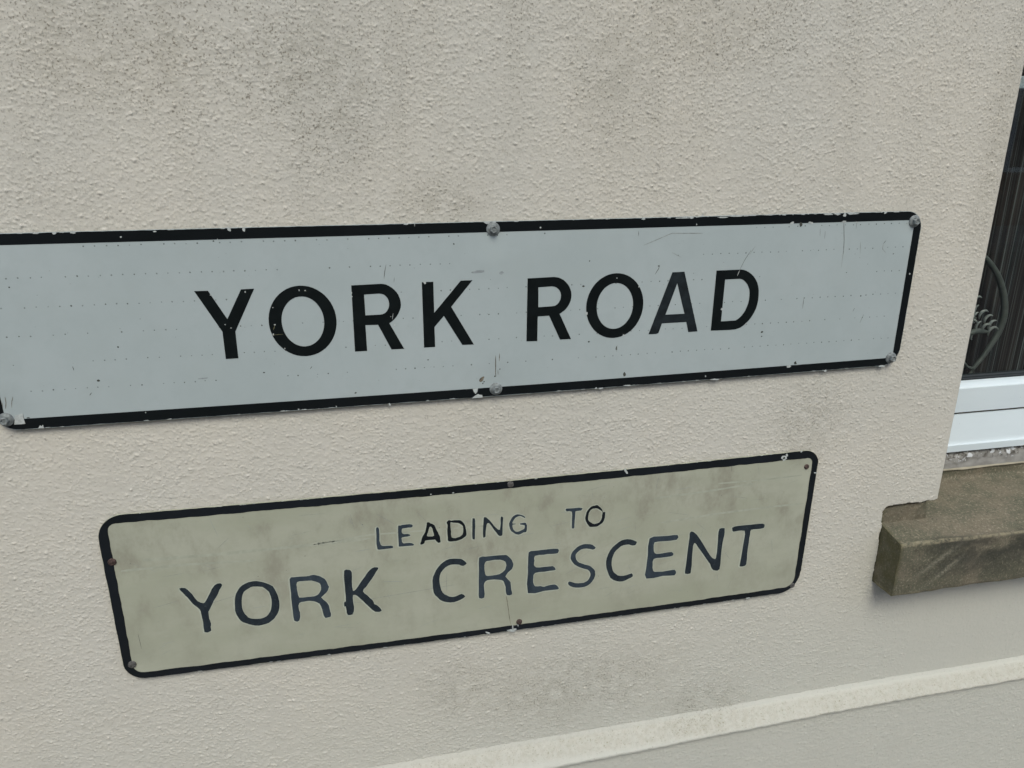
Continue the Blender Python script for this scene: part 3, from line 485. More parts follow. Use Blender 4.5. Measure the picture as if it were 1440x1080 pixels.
SILL_RUBS = [(0.790, 0.846, 0.884, 0.914, 0.0090), (0.822, 0.835, 0.889, 0.889, 0.0075)]

def mat_sill():
    M = Mat('weathered_stone')
    big = M.noise(14, 6, 0.65)
    c = M.mix(M.ramp(big, 0.36, 0.62), (0.185, 0.160, 0.112), (0.122, 0.118, 0.080))
    g = M.noise(280, 4, 0.7)
    c = M.mix(M.ramp(g, 0.50, 0.70, 0, 0.85), c, (0.32, 0.28, 0.20))
    d = M.noise(230, 3, 0.7)
    c = M.mix(M.ramp(d, 0.55, 0.74, 0, 0.7), c, (0.045, 0.042, 0.03))
    # black crust along the upper front, thin at the left end
    crust = M.math('MULTIPLY', M.ramp(M.noise(20, 6, 0.65, M.scaled((0.6, 1, 1.0))), 0.36, 0.58), M.ramp(M.axis(1), -0.035, -0.044))
    fade = M.math('MULTIPLY', M.ramp(M.axis(0), 0.775, 0.86, 0.15, 1.0), M.ramp(M.axis(2), 0.826, 0.895, 0.35, 1.0))
    c = M.mix(M.math('MULTIPLY', M.math('MULTIPLY', crust, fade), 0.78), c, (0.035, 0.037, 0.031))
    # rubbed diagonal scratches on the front
    front = M.ramp(M.axis(1), -0.038, -0.044)
    for (x0, z0, x1, z1, w) in SILL_RUBS:
        sl = (z1 - z0) / (x1 - x0)
        d = M.math('ABSOLUTE', M.math('SUBTRACT', M.math('SUBTRACT', M.axis(2), z0), M.math('MULTIPLY', M.math('SUBTRACT', M.axis(0), x0), sl)))
        m = M.math('MULTIPLY', M.ramp(d, 0.0, w, 1.0, 0.0), M.spot(0.5 * (x0 + x1), 0.5 * (z0 + z1), 0.75 * (x1 - x0), 0.06))
        m = M.math('MULTIPLY', m, M.ramp(M.noise(260, 4, 0.75), 0.36, 0.62))
        c = M.mix(M.math('MULTIPLY', M.math('MULTIPLY', m, front), 0.85, True), c, (0.27, 0.25, 0.185))
    # paler arrises along the top and the bottom of the front
    ar = M.math('MULTIPLY', M.math('MULTIPLY', M.ramp(M.axis(2), 0.9095, 0.9125), M.ramp(M.axis(1), -0.0415, -0.0440)), M.ramp(M.noise(110, 4, 0.7), 0.36, 0.60))
    ar = M.math('MAXIMUM', ar, M.math('MULTIPLY', M.ramp(M.axis(2), 0.8305, 0.8280), M.ramp(M.noise(60, 4, 0.7), 0.36, 0.60)))
    c = M.mix(M.math('MULTIPLY', ar, 0.7), c, (0.30, 0.265, 0.17))
    # algae on the end
    al = M.math('MULTIPLY', M.ramp(M.axis(0), 0.776, 0.766), M.ramp(M.noise(40, 5, 0.6), 0.35, 0.6, 0.3, 0.8))
    c = M.mix(al, c, (0.085, 0.078, 0.035))
    h = M.math('ADD', M.noise(380, 4, 0.7), M.math('MULTIPLY', M.noise(90, 4), 0.8))
    nm = M.bump(h, 0.7, 0.0018)
    MATS['weathered_stone'] = M.principled(c, 0.92, 0.2, 0.0, nm)
mat_sill()

def mat_mortar():
    M = Mat('crumbling_mortar')
    n = M.noise(60, 5, 0.65, M.scaled((0.7, 1, 1)))
    c = M.mix(M.ramp(n, 0.3, 0.7), (0.215, 0.208, 0.185), (0.285, 0.278, 0.25))
    up = M.ramp(M.axis(2), 0.9680, 0.9735)
    k = M.noise(95, 4, 0.6)
    c = M.mix(M.math('MULTIPLY', M.ramp(k, 0.46, 0.60), up), c, (0.10, 0.093, 0.078))
    w = M.noise(85, 3, 0.6, M.scaled((1, 1, 1), (4, 0, 0)))
    c = M.mix(M.math('MULTIPLY', M.ramp(w, 0.56, 0.64), M.ramp(M.axis(2), 0.9665, 0.9705)), c, (0.62, 0.64, 0.63))
    c = M.mix(M.ramp(M.axis(2), 0.9585, 0.9570), c, (0.46, 0.42, 0.31))
    nm = M.bump(M.noise(130, 5, 0.65), 0.4, 0.002)
    MATS['crumbling_mortar'] = M.principled(c, 0.9, 0.2, 0.0, nm)
mat_mortar()

def mat_curtain():
    M = Mat('striped_curtain')
    a = M.noise(70, 5, 0.75, M.scaled((1.0, 0.0, 0.006)))
    b = M.noise(190, 3, 0.7, M.scaled((1.0, 0.0, 0.004), (3, 0, 0)))
    c = M.mix(M.ramp(a, 0.38, 0.66), (0.010, 0.0085, 0.008), (0.042, 0.034, 0.030))
    c = M.mix(M.ramp(b, 0.53, 0.66, 0.0, 0.75), c, (0.23, 0.26, 0.245))
    e = M.noise(420, 2, 0.6, M.scaled((1.0, 0.0, 0.003), (7, 0, 0)))
    c = M.mix(M.ramp(e, 0.56, 0.66, 0.0, 0.5), c, (0.15, 0.165, 0.158))
    MATS['striped_curtain'] = M.principled(c, 0.75, 0.2)
mat_curtain()

def mat_glass():
    M = Mat('window_glass')
    fr = M.n('ShaderNodeFresnel'); 
    # the same reflectance on the way in and on the way out of the pane
    M.link(M.math('ADD', 1.5, M.math('MULTIPLY', M.geo.outputs['Backfacing'], 1 / 1.5 - 1.5)), fr.inputs['IOR'])
    tr = M.n('ShaderNodeBsdfTransparent'); tr.inputs['Color'].default_value = (0.93, 0.95, 0.94, 1)
    gl = M.n('ShaderNodeBsdfGlossy'); gl.inputs['Roughness'].default_value = 0.02
    mx = M.n('ShaderNodeMixShader')
    M.link(fr.outputs[0], mx.inputs[0]); M.link(tr.outputs[0], mx.inputs[1]); M.link(gl.outputs[0], mx.inputs[2])
    M.link(mx.outputs[0], M.out.inputs['Surface'])
    MATS['window_glass'] = M.m
mat_glass()

def mat_paving():
    M = Mat('paving')
    br = M.n('ShaderNodeTexBrick')
    M.link(M.scaled((1, 1, 1)), br.inputs['Vector'])
    br.inputs['Scale'].default_value = 1.0
    br.inputs['Brick Width'].default_value = 0.9
    br.inputs['Row Height'].default_value = 0.6
    br.inputs['Mortar Size'].default_value = 0.006
    br.inputs['Color1'].default_value = (0.23, 0.22, 0.205, 1)
    br.inputs['Color2'].default_value = (0.19, 0.185, 0.175, 1)
    br.inputs['Mortar'].default_value = (0.06, 0.058, 0.05, 1)
    c = M.mix(M.ramp(M.noise(9, 6, 0.65), 0.35, 0.7, 0, 0.6), br.outputs[0], (0.14, 0.135, 0.125))
    MATS['paving'] = M.principled(c, 0.9, 0.25, 0, M.bump(M.noise(200, 4), 0.4, 0.002))
mat_paving()
simple('asphalt', (0.05, 0.05, 0.052), 0.9, 0.25, 0, 180, 0.4, 0.6)
simple('kerb_stone', (0.25, 0.245, 0.235), 0.9, 0.2, 0, 40, 0.2, 0.4)
simple('brick_far', (0.16, 0.085, 0.062), 0.9, 0.2, 0, 14, 0.25)
simple('slate_far', (0.07, 0.075, 0.085), 0.7, 0.3, 0, 20, 0.3)
simple('door_green', (0.03, 0.06, 0.045), 0.4, 0.4, 0, 20, 0.1)

# ------------------------------------------------------------------ object helpers
def tag(o, label=None, cat=None, group=None, kind=None):
    if label: o['label'] = label
    if cat: o['category'] = cat
    if group: o['group'] = group
    if kind: o['kind'] = kind
    return o

def thing(name, loc, label, cat, group=None):
    o = bpy.data.objects.new(name, None)
    COL.objects.link(o)
    o.location = loc
    o.empty_display_size = 0.05
    return tag(o, label, cat, group)

def world_origin(o):
    v = Vector((0, 0, 0))
    while o is not None:
        v += Vector(o.location)
        o = o.parent
    return v

def link_mesh(name, me, mats, parent=None, origin=None):
    """me is in world coordinates; the object's origin goes to origin (or the parent's)"""
    base = world_origin(parent) if parent else Vector((0, 0, 0))
    o = bpy.data.objects.new(name, me)
    og = Vector(origin) if origin is not None else base
    me.transform(Matrix.Translation(-og))
    o.location = og - base
    COL.objects.link(o)
    if parent: o.parent = parent
    for m in (mats if isinstance(mats, (list, tuple)) else [mats]):
        me.materials.append(MATS[m])
    return o

def build(name, bm, mats, parent=None, origin=None, smooth=False):
    me = bpy.data.meshes.new(name)
    bm.normal_update()
    bm.to_mesh(me); bm.free()
    if smooth:
        me.polygons.foreach_set('use_smooth', [True] * len(me.polygons))
    return link_mesh(name, me, mats, parent, origin)

def add_box(bm, x0, x1, y0, y1, z0, z1, mi=0, bevel=0.0):
    vs = [bm.verts.new(p) for p in ((x0, y0, z0), (x1, y0, z0), (x1, y1, z0), (x0, y1, z0), (x0, y0, z1), (x1, y0, z1), (x1, y1, z1), (x0, y1, z1))]
    fs = [bm.faces.new([vs[i] for i in q]) for q in ((0, 3, 2, 1), (4, 5, 6, 7), (0, 1, 5, 4), (1, 2, 6, 5), (2, 3, 7, 6), (3, 0, 4, 7))]
    for f in fs: f.material_index = mi
    if bevel:
        es = {e for f in fs for e in f.edges}
        bmesh.ops.bevel(bm, geom=list(es), offset=bevel, segments=2, profile=0.5, affect='EDGES')

def add_extrusion(bm, prof, x0, x1, mi=0, cap=True):
    """profile of (y, z) points, counter-clockwise seen from +x, run along x"""
    a = [bm.verts.new((x0, y, z)) for y, z in prof]
    b = [bm.verts.new((x1, y, z)) for y, z in prof]
    n = len(prof)
    for i in range(n):
        f = bm.faces.new((a[i], a[(i + 1) % n], b[(i + 1) % n], b[i])); f.material_index = mi
    if cap:
        bm.faces.new(a[::-1]).material_index = mi
        bm.faces.new(b).material_index = mi
    bmesh.ops.recalc_face_normals(bm, faces=bm.faces[:])

def add_tube(bm, pts, radii, seg=10, closed=False, mi=0):
    pts = [Vector(p) for p in pts]
    n = len(pts)
    if not isinstance(radii, (list, tuple)): radii = [radii] * n
    rings = []
    for i, p in enumerate(pts):
        if closed:
            t = (pts[(i + 1) % n] - pts[i - 1])
        else:
            t = pts[min(i + 1, n - 1)] - pts[max(i - 1, 0)]
        t.normalize()
        up = Vector((0, 1, 0)) if abs(t.y) < 0.9 else Vector((1, 0, 0))
        a = t.cross(up).normalized(); b = t.cross(a)
        rings.append([bm.verts.new(p + (a * math.cos(2 * math.pi * k / seg) + b * math.sin(2 * math.pi * k / seg)) * radii[i]) for k in range(seg)])
    for i in range(n if closed else n - 1):
        r0, r1 = rings[i], rings[(i + 1) % n]
        for k in range(seg):
            bm.faces.new((r0[k], r0[(k + 1) % seg], r1[(k + 1) % seg], r1[k])).material_index = mi
    if not closed:
        bm.faces.new(rings[0][::-1]); bm.faces.new(rings[-1])

def catmull(pts, seg=6):
    out = []
    n = len(pts)
    for i in range(n - 1):
        p = [Vector(pts[max(i - 1, 0)]), Vector(pts[i]), Vector(pts[i + 1]), Vector(pts[min(i + 2, n - 1)])]
        for k in range(seg):
            t = k / seg
            out.append(0.5 * (2 * p[1] + (p[2] - p[0]) * t + (2 * p[0] - 5 * p[1] + 4 * p[2] - p[3]) * t * t + (3 * p[1] - p[0] - 3 * p[2] + p[3]) * t ** 3))
    out.append(Vector(pts[-1]))
    return out

def bow(x):
    """the wall swells out by 5 mm behind the signs"""
    u = max(-1.0, min(1.0, (x - 0.17) / 0.8))
    return -0.005 * math.cos(u * math.pi / 2) ** 2

def add_flat(bm, polys, off, thick=0.0, mi=0, cut=0.0):
    """flat shape on the wall from outlines in millimetres (first the outside, then holes), following the swell"""
    loops = [[Vector((x / 1000, z / 1000, 0)) for x, z in p] for p in polys]
    tris = tessellate_polygon(loops)
    flat = [v for l in loops for v in l]
    b2 = bmesh.new()
    vs = [b2.verts.new((v.x, 0, v.y)) for v in flat]
    for t in tris:
        try:
            b2.faces.new([vs[i] for i in t])
        except ValueError:
            pass
    if cut:
        xs = [v.x for v in flat]
        x = math.ceil(min(xs) / cut) * cut
        while x < max(xs):
            bmesh.ops.bisect_plane(b2, geom=b2.verts[:] + b2.edges[:] + b2.faces[:], plane_co=(x, 0, 0), plane_no=(1, 0, 0))
            x += cut
    b2.normal_update()
    for f in b2.faces:
        if f.normal.y > 0: f.normal_flip()
    if thick:
        be = [e for e in b2.edges if len(e.link_faces) == 1]
        for e in be:
            v0, v1 = e.verts
            f = e.link_faces[0]
            w0, w1 = b2.verts.new((v0.co.x, thick, v0.co.z)), b2.verts.new((v1.co.x, thick, v1.co.z))
            order = [l.vert for l in f.loops]
            i0 = order.index(v0)
            if order[(i0 + 1) % len(order)] == v1:
                b2.faces.new((v1, v0, w0, w1))
            else:
                b2.faces.new((v0, v1, w1, w0))
    vm = {}
    for v in b2.verts:
        vm[v] = bm.verts.new((v.co.x, v.co.y + off + bow(v.co.x), v.co.z))
    for f in b2.faces:
        nf = bm.faces.new([vm[v] for v in f.verts]); nf.material_index = mi
    b2.free()

def add_blob(bm, x, z, rx, rz, rot, off, mi, n=11, jit=0.28):
    a = math.radians(rot)
    pts = []
    for k in range(n):
        t = 2 * math.pi * k / n
        r = 1 + random.uniform(-jit, jit)
        u, v = rx * r * math.cos(t), rz * r * math.sin(t)
        pts.append((x + u * math.cos(a) - v * math.sin(a), z + u * math.sin(a) + v * math.cos(a)))
    add_flat(bm, [pts], off, 0, mi)

def add_line(bm, pts, w, off, mi):
    dense = []
    for i in range(len(pts) - 1):
        n = max(2, int(math.dist(pts[i], pts[i + 1]) / 6))
        for k in range(n):
            t = k / n
            dense.append((pts[i][0] + (pts[i + 1][0] - pts[i][0]) * t, pts[i][1] + (pts[i + 1][1] - pts[i][1]) * t))
    dense.append(pts[-1])
    L, R = [], []
    n = len(dense)
    for i, p in enumerate(dense):
        q0, q1 = dense[max(i - 1, 0)], dense[min(i + 1, n - 1)]
        dx, dz = q1[0] - q0[0], q1[1] - q0[1]
        ln = math.hypot(dx, dz) or 1
        hw = 0.5 * w * (0.35 if i in (0, n - 1) else random.uniform(0.7, 1.15))
        L.append((p[0] - dz / ln * hw, p[1] + dx / ln * hw)); R.append((p[0] + dz / ln * hw, p[1] - dx / ln * hw))
    for i in range(n - 1):
        q = [(x / 1000, bow(x / 1000) + off, z / 1000) for x, z in (R[i], R[i + 1], L[i + 1], L[i])]
        f = bm.faces.new([bm.verts.new(c) for c in q]); f.material_index = mi
        f.normal_update()
        if f.normal.y > 0: f.normal_flip()

# ------------------------------------------------------------------ the roughcast wall
def smooth_noise(shape, sx, sz, cell, turn=0.0):
    """gaussian filtered noise, unit variance; sx, sz in metres"""
    nz, nx = shape
    f = np.fft.rfft2(rng.standard_normal(shape).astype(np.float32))
    kz = np.fft.fftfreq(nz, cell)[:, None]; kx = np.fft.rfftfreq(nx, cell)[None, :]
    c, s_ = math.cos(turn), math.sin(turn)
    f *= np.exp(-2 * np.pi ** 2 * (((kx * c + kz * s_) * sx) ** 2 + ((kz * c - kx * s_) * sz) ** 2))
    g = np.fft.irfft2(f, s=shape)
    return (g - g.mean()) / g.std()

def scatter_nibs(h, n, cell, size, height, keep):
    """add n small pointed lumps of grit to the height field"""
    nz, nx = h.shape
    px = rng.uniform(4, nx - 5, n); pz = rng.uniform(4, nz - 5, n)
    ok = rng.random(n) < keep[pz.astype(int), px.astype(int)]
    px, pz = px[ok], pz[ok]
    n = len(px)
    r = rng.uniform(size[0], size[1], n) / cell
    hh = rng.uniform(height[0], height[1], n) * (0.6 + 0.4 * rng.random(n))
    el = rng.uniform(1.0, 1.75, n); an = rng.normal(-0.45, 0.5, n)
    ca, sa = np.cos(an), np.sin(an)
    ix, iz = px.astype(int), pz.astype(int)
    out = np.zeros_like(h)
    for dz in range(-4, 5):
        for dx in range(-4, 5):
            ux = ix + dx - px; uz = iz + dz - pz
            a = (ux * ca + uz * sa) / (r * el); b = (uz * ca - ux * sa) / r
            np.maximum.at(out, (iz + dz, ix + dx), hh * np.exp(-(a * a + b * b) ** 1.2))
    return out

def roughcast(shape, cell):
    mid = smooth_noise(shape, 0.0035, 0.0025, cell, -0.4)
    fine = smooth_noise(shape, 0.0014, 0.0010, cell, -0.4)
    patch = smooth_noise(shape, 0.016, 0.016, cell)
    big = smooth_noise(shape, 0.08, 0.08, cell)
    area = shape[0] * shape[1] * cell * cell
    dens = np.clip(0.62 + 0.28 * patch, 0.12, 1.0)
    base = np.zeros(shape)
    h = np.maximum(scatter_nibs(base, int(area * 50000), cell, (0.00072, 0.00120), (0.00050, 0.00112), dens),
                   scatter_nibs(base, int(area * 3200), cell, (0.0011, 0.0017), (0.0009, 0.0016), dens))
    h = np.maximum(h, scatter_nibs(base, int(area * 45000), cell, (0.0007, 0.0010), (0.00030, 0.00075), np.full(shape, 0.9)))
    return h + 0.00007 * mid + 0.00006 * fine + 0.00020 * big

def grid_mesh(name, X, Y, Z, keep):
    nz, nx = X.shape
    idx = np.full(nz * nx, -1, dtype=np.int64)
    a = (np.arange(nz - 1)[:, None] * nx + np.arange(nx - 1)[None, :])
    quads = np.stack([a, a + 1, a + nx + 1, a + nx], -1).reshape(-1, 4)
    quads = quads[keep.reshape(-1)]
    used = np.unique(quads)
    idx[used] = np.arange(len(used))
    quads = idx[quads]
    co = np.stack([X, Y, Z], -1).reshape(-1, 3)[used].astype(np.float32)
    me = bpy.data.meshes.new(name)
    me.vertices.add(len(co)); me.vertices.foreach_set('co', co.ravel())
    me.loops.add(quads.size); me.loops.foreach_set('vertex_index', quads.ravel().astype(np.int32))
    me.polygons.add(len(quads))
    me.polygons.foreach_set('loop_start', np.arange(0, quads.size, 4, dtype=np.int32))
    me.polygons.foreach_set('use_smooth', np.ones(len(quads), dtype=bool))
    me.update(calc_edges=True)
    return me

def add_quads_to(me, quads, mat_index):
    """append flat quads (world coordinates) to a mesh"""
    bm = bmesh.new()
    bm.from_mesh(me)
    for q in quads:
        f = bm.faces.new([bm.verts.new(p) for p in q])
        f.material_index = mat_index
    bm.to_mesh(me); bm.free()

WIN_X0, WIN_X1, WIN_Z1 = 0.862, 2.25, 2.12       # window opening
SILL_Z0 = 0.826
house = thing('house', (0.9, 0.15, 0.0), 'cream roughcast house front with a white window and a stone sill', 'house')

def bow_np(x):
    return -0.005 * np.cos(np.clip((x - 0.17) / 0.8, -1, 1) * np.pi / 2) ** 2

def ledge_top(x):
    return np.interp(x, [-3, -0.6, 0.01, 0.22, 0.70, 1.1, 2.5], [0.575, 0.600, 0.6125, 0.6165, 0.6215, 0.6225, 0.624])
def ledge_low(x):
    return np.interp(x, [-3, -0.6, 0.2, 0.7, 1.1, 2.5], [0.545, 0.566, 0.5855, 0.598, 0.6015, 0.604])

def make_wall():
    cell = 0.0009
    xs = np.arange(-0.62, WIN_X0 + 1e-9, cell); zs = np.arange(0.590, 1.71, cell)
    xs += WIN_X0 - xs[-1]
    X, Z = np.meshgrid(xs, zs)
    h = roughcast(X.shape, cell)
    # calmer render below the sill and at the right foot, and a floated arris beside the window
    calm = np.clip((X - 0.55) / 0.5, 0, 1) * np.clip((0.95 - Z) / 0.2, 0, 1)
    h *= 1 - 0.6 * calm
    arris = np.clip((WIN_X0 - X) / 0.011, 0, 1)
    h *= np.where((X <= WIN_X0 + 1e-6) & (Z > SILL_Z0), arris, 1)
    # smoother margin where the render was worked up to the signs
    B = -0.005 * np.cos(np.clip((X - 0.17) / 0.8, -1, 1) * np.pi / 2) ** 2
    Y = B - h
    d = np.clip(X - (WIN_X0 - 0.004), 0, 0.004)
    Y = np.where(Z > SILL_Z0, Y + 0.004 - np.sqrt(np.maximum(0.004 ** 2 - d ** 2, 0)), Y)
    # pocket in which the stooling of the sill sits
    edge = 0.0012 * smooth_noise(X.shape, 0.004, 0.004, cell)
    top = 0.9565 + (X - 0.765) * 0.05 + edge
    rad = np.clip((0.772 - X) / 0.007, 0, 1) ** 2 * 0.006
    pocket = (X > np.where(Z < 0.93, 0.7672, 0.7650) + edge * 0.4) & (Z < top - rad) & (Z > SILL_Z0 - 0.002) & (X < WIN_X0 + 0.01)
    Y = np.where(pocket, np.maximum(Y, 0.035), Y)
    cx = 0.5 * (X[:-1, :-1] + X[1:, 1:]); cz = 0.5 * (Z[:-1, :-1] + Z[1:, 1:])
    keep = np.ones(cx.shape, bool)
    pk = pocket[:-1, :-1] & pocket[1:, 1:] & pocket[:-1, 1:] & pocket[1:, :-1]
    keep &= ~(pk & (cx > 0.84))
    me = grid_mesh('wall', X, Y, Z, keep)
    # calmer strip of render under the sill
    c2 = 0.00125
    xs2 = np.arange(WIN_X0, 1.46, c2); zs2 = np.arange(0.590, SILL_Z0 + 0.012, c2)
    X2, Z2 = np.meshgrid(xs2, zs2)
    h2 = roughcast(X2.shape, c2) * 0.45
    w = np.clip((X2 - WIN_X0) / 0.02, 0, 1)
    row = np.interp(zs2, zs, Y[:, -1])[:, None]
    Y2 = w * (bow_np(X2) - h2) + (1 - w) * np.minimum(row, 0.003)
    me2 = grid_mesh('strip', X2, Y2, Z2, np.ones((len(zs2) - 1, len(xs2) - 1), bool))
    bmj = bmesh.new(); bmj.from_mesh(me); bmj.from_mesh(me2); bmj.to_mesh(me); bmj.free(); bpy.data.meshes.remove(me2)
    xl, xr = float(xs[0]), float(xs2[-1])
    zb, zt = float(zs[0]), float(zs[-1])
    q = []
    def rect(x0, x1, z0, z1, y=0.0): q.append(((x0, y, z0), (x1, y, z0), (x1, y, z1), (x0, y, z1)))
    rect(-3.6, xl, 0.40, 3.3, bow(xl)); rect(xl, WIN_X0, zt, 3.3); rect(WIN_X0, WIN_X1, WIN_Z1, 3.3); rect(WIN_X1, 4.2, 0.40, 3.3)
    rect(xr, WIN_X1, 0.40, SILL_Z0)
    # reveals of the opening
    q.append(((WIN_X0, 0.004, 0.958), (WIN_X0, 0.17, 0.958), (WIN_X0, 0.17, WIN_Z1), (WIN_X0, 0.004, WIN_Z1)))
    q.append(((WIN_X1, 0.17, 0.83), (WIN_X1, 0.0, 0.83), (WIN_X1, 0.0, WIN_Z1), (WIN_X1, 0.17, WIN_Z1)))
    q.append(((WIN_X0, 0.0, WIN_Z1), (WIN_X0, 0.17, WIN_Z1), (WIN_X1, 0.17, WIN_Z1), (WIN_X1, 0.0, WIN_Z1)))
    # the wall's thickness: its ends and top
    q.append(((-3.6, 0.3, 0), (-3.6, 0, 0), (-3.6, 0, 3.3), (-3.6, 0.3, 3.3)))
    q.append(((4.2, 0, 0), (4.2, 0.3, 0), (4.2, 0.3, 3.3), (4.2, 0, 3.3)))
    q.append(((-3.6, 0, 3.3), (4.2, 0, 3.3), (4.2, 0.3, 3.3), (-3.6, 0.3, 3.3)))
    add_quads_to(me, q, 1)
    link_mesh('wall', me, ['wall_render', 'wall_render_plain'], house)

def make_plinth():
    cell = 0.0013
    xs = np.arange(-0.30, 1.50, cell)
    # rows run down over the sloping ledge and then down the plinth face
    zt = ledge_top(xs); zl = ledge_low(xs)
    rows_y, rows_z, rough = [], [], []
    prof = [(0.001, 1.25, 0.2), (-0.0012, 1.08, 0.4), (-0.0035, 0.94, 0.7), (-0.0075, 0.78, 1.0), (-0.012, 0.58, 1.1), (-0.017, 0.35, 1.1), (-0.0225, 0.10, 0.8), (-0.0240, 0.03, 0.3), (-0.0246, -0.02, 0.3), (-0.0244, -0.14, 0.3), (-0.0200, -0.19, 0.3), (-0.0180, -0.25, 0.5)]
    yv = [p[0] for p in prof]; tv = [p[1] for p in prof]; rv = [p[2] for p in prof]
    s = np.linspace(0, len(prof) - 1, 46)
    yy = np.interp(s, range(len(prof)), yv); tt = np.interp(s, range(len(prof)), tv); rr = np.interp(s, range(len(prof)), rv)
    Zs = [zl + t * (zt - zl) for t in tt]
    Ys = [np.full_like(xs, y) + (bow_np(xs) if i < 8 else bow_np(xs)) for i, y in enumerate(yy)]
    Rr = list(rr)
    z = Zs[-1]
    n = int((0.56 - 0.28) / cell)
    for k in range(1, n):
        Zs.append(z - k * cell); Ys.append(np.full_like(xs, -0.018) + bow_np(xs)); Rr.append(1.15)
    Z = np.array(Zs)[::-1]; Y = np.array(Ys)[::-1]; Rr = np.array(Rr)[::-1]
    X = np.tile(xs, (Z.shape[0], 1))
    h = roughcast(X.shape, cell) * 0.72
    Y = Y - h * Rr[:, None]
    wob = 0.0006 * smooth_noise(X.shape, 0.03, 0.03, cell)
    Z = Z + wob * np.clip(Rr[:, None], 0.1, 0.6)
    lip = np.exp(-((np.arange(Z.shape[0])[::-1] - 33) / 7.0) ** 2)[:, None]
    Z = Z + lip * (0.0002 * smooth_noise((1, len(xs)), 0.007, 0.007, cell) + 0.0005 * smooth_noise((1, len(xs)), 0.0025, 0.0025, cell))
    me = grid_mesh('plinth', X, Y, Z, np.ones((Z.shape[0] - 1, Z.shape[1] - 1), bool))
    q = []
    zb = float(Z[0].min()) + 0.004
    for x0, x1 in ((-3.62, float(xs[0])), (float(xs[-1]), 4.22)):
        a, b = float(ledge_top(x0)), float(ledge_top(x1)); c, d = float(ledge_low(x0)), float(ledge_low(x1))
        q.append(((x0, -0.024, c), (x1, -0.024, d), (x1, 0, b), (x0, 0, a)))
        q.append(((x0, -0.018, c), (x1, -0.018, d), (x1, -0.024, d), (x0, -0.024, c)))
        q.append(((x0, -0.018, 0), (x1, -0.018, 0), (x1, -0.018, d), (x0, -0.018, c)))
    q.append(((float(xs[0]), -0.018, 0), (float(xs[-1]), -0.018, 0), (float(xs[-1]), -0.018, zb), (float(xs[0]), -0.018, zb)))
    add_quads_to(me, q, 1)
    link_mesh('plinth', me, ['wall_render', 'wall_render_plain'], house)

make_wall()
make_plinth()

# ------------------------------------------------------------------ stone sill
def make_sill():
    cell = 0.003
    prof = [(0.03, 0.8262), (-0.0440, 0.8262), (-0.0462, 0.8285), (-0.0462, 0.9115), (-0.0440, 0.9145), (0.000, 0.9245), (0.094, 0.9362), (0.098, 0.9372), (0.0995, 0.9400), (0.0995, 0.9545), (0.18, 0.9565)]
    pts = []
    for i in range(len(prof) - 1):
        a, b = prof[i], prof[i + 1]
        n = max(1, int(math.dist(a, b) / cell))
        for k in range(n):
            pts.append((a[0] + (b[0] - a[0]) * k / n, a[1] + (b[1] - a[1]) * k / n))
    pts.append(prof[-1])
    xs = np.arange(0.768, 2.36, 0.004)
    P = np.array(pts)
    X = np.tile(xs, (len(P), 1)); Y = np.tile(P[:, :1], (1, len(xs))); Z = np.tile(P[:, 1:], (1, len(xs)))
    w1 = smooth_noise(X.shape, 0.006, 0.006, cell) * 0.0005 + smooth_noise(X.shape, 0.03, 0.03, cell) * 0.0010
    Z = Z + w1 * (Y < 0.09); Y = Y + smooth_noise(X.shape, 0.008, 0.008, cell) * 0.0005
    X = X + (X < 0.7685) * smooth_noise(X.shape, 0.006, 0.006, cell) * 0.0004
    me = grid_mesh('window_sill', X, Y, Z, np.ones((len(P) - 1, len(xs) - 1), bool))
    bm = bmesh.new(); bm.from_mesh(me)
    bmesh.ops.reverse_faces(bm, faces=bm.faces[:]) if sum(f.normal.y * f.calc_area() for f in bm.faces) > 0 else None
    n0 = len(xs)
    bm.verts.ensure_lookup_table()
    ends = []
    cols = [[bm.verts[r * n0 + col] for r in range(len(P))] for col in (0, n0 - 1)]
    for loop in cols:
        cut = [v for v in loop if v.co.y < 0.0985]
        nv = [bm.verts.new(v.co) for v in cut] + [bm.verts.new((cut[-1].co.x, 0.0985, 0.8262))]
        ends.append(bm.faces.new(nv))
    bmesh.ops.triangulate(bm, faces=ends)
    # stooling: the raised block on which the jamb stands
    def stool(x0, x1):
        b2 = bmesh.new()
        add_box(b2, x0, x1, 0.0045, 0.095, 0.90, 0.9545)
        for v in b2.verts:
            if v.co.z > 0.95: v.co.z += (v.co.x - x0) * 0.05
            if v.co.x > x0 + 0.01 and v.co.z > 0.95: v.co.x -= 0.010
        bmesh.ops.bevel(b2, geom=[e for e in b2.edges], offset=0.004, segments=2, affect='EDGES')
        bmesh.ops.subdivide_edges(b2, edges=b2.edges[:], cuts=4, use_grid_fill=True)
        for v in b2.verts:
            v.co += Vector((random.uniform(-1, 1), random.uniform(-1, 1), random.uniform(-1, 1))) * 0.0010
        m2 = bpy.data.meshes.new('tmp'); b2.to_mesh(m2); b2.free()
        bm.from_mesh(m2); bpy.data.meshes.remove(m2)
    stool(0.7655, 0.858); stool(2.252, 2.352)
    build('window_sill', bm, 'weathered_stone', house, smooth=False)
make_sill()

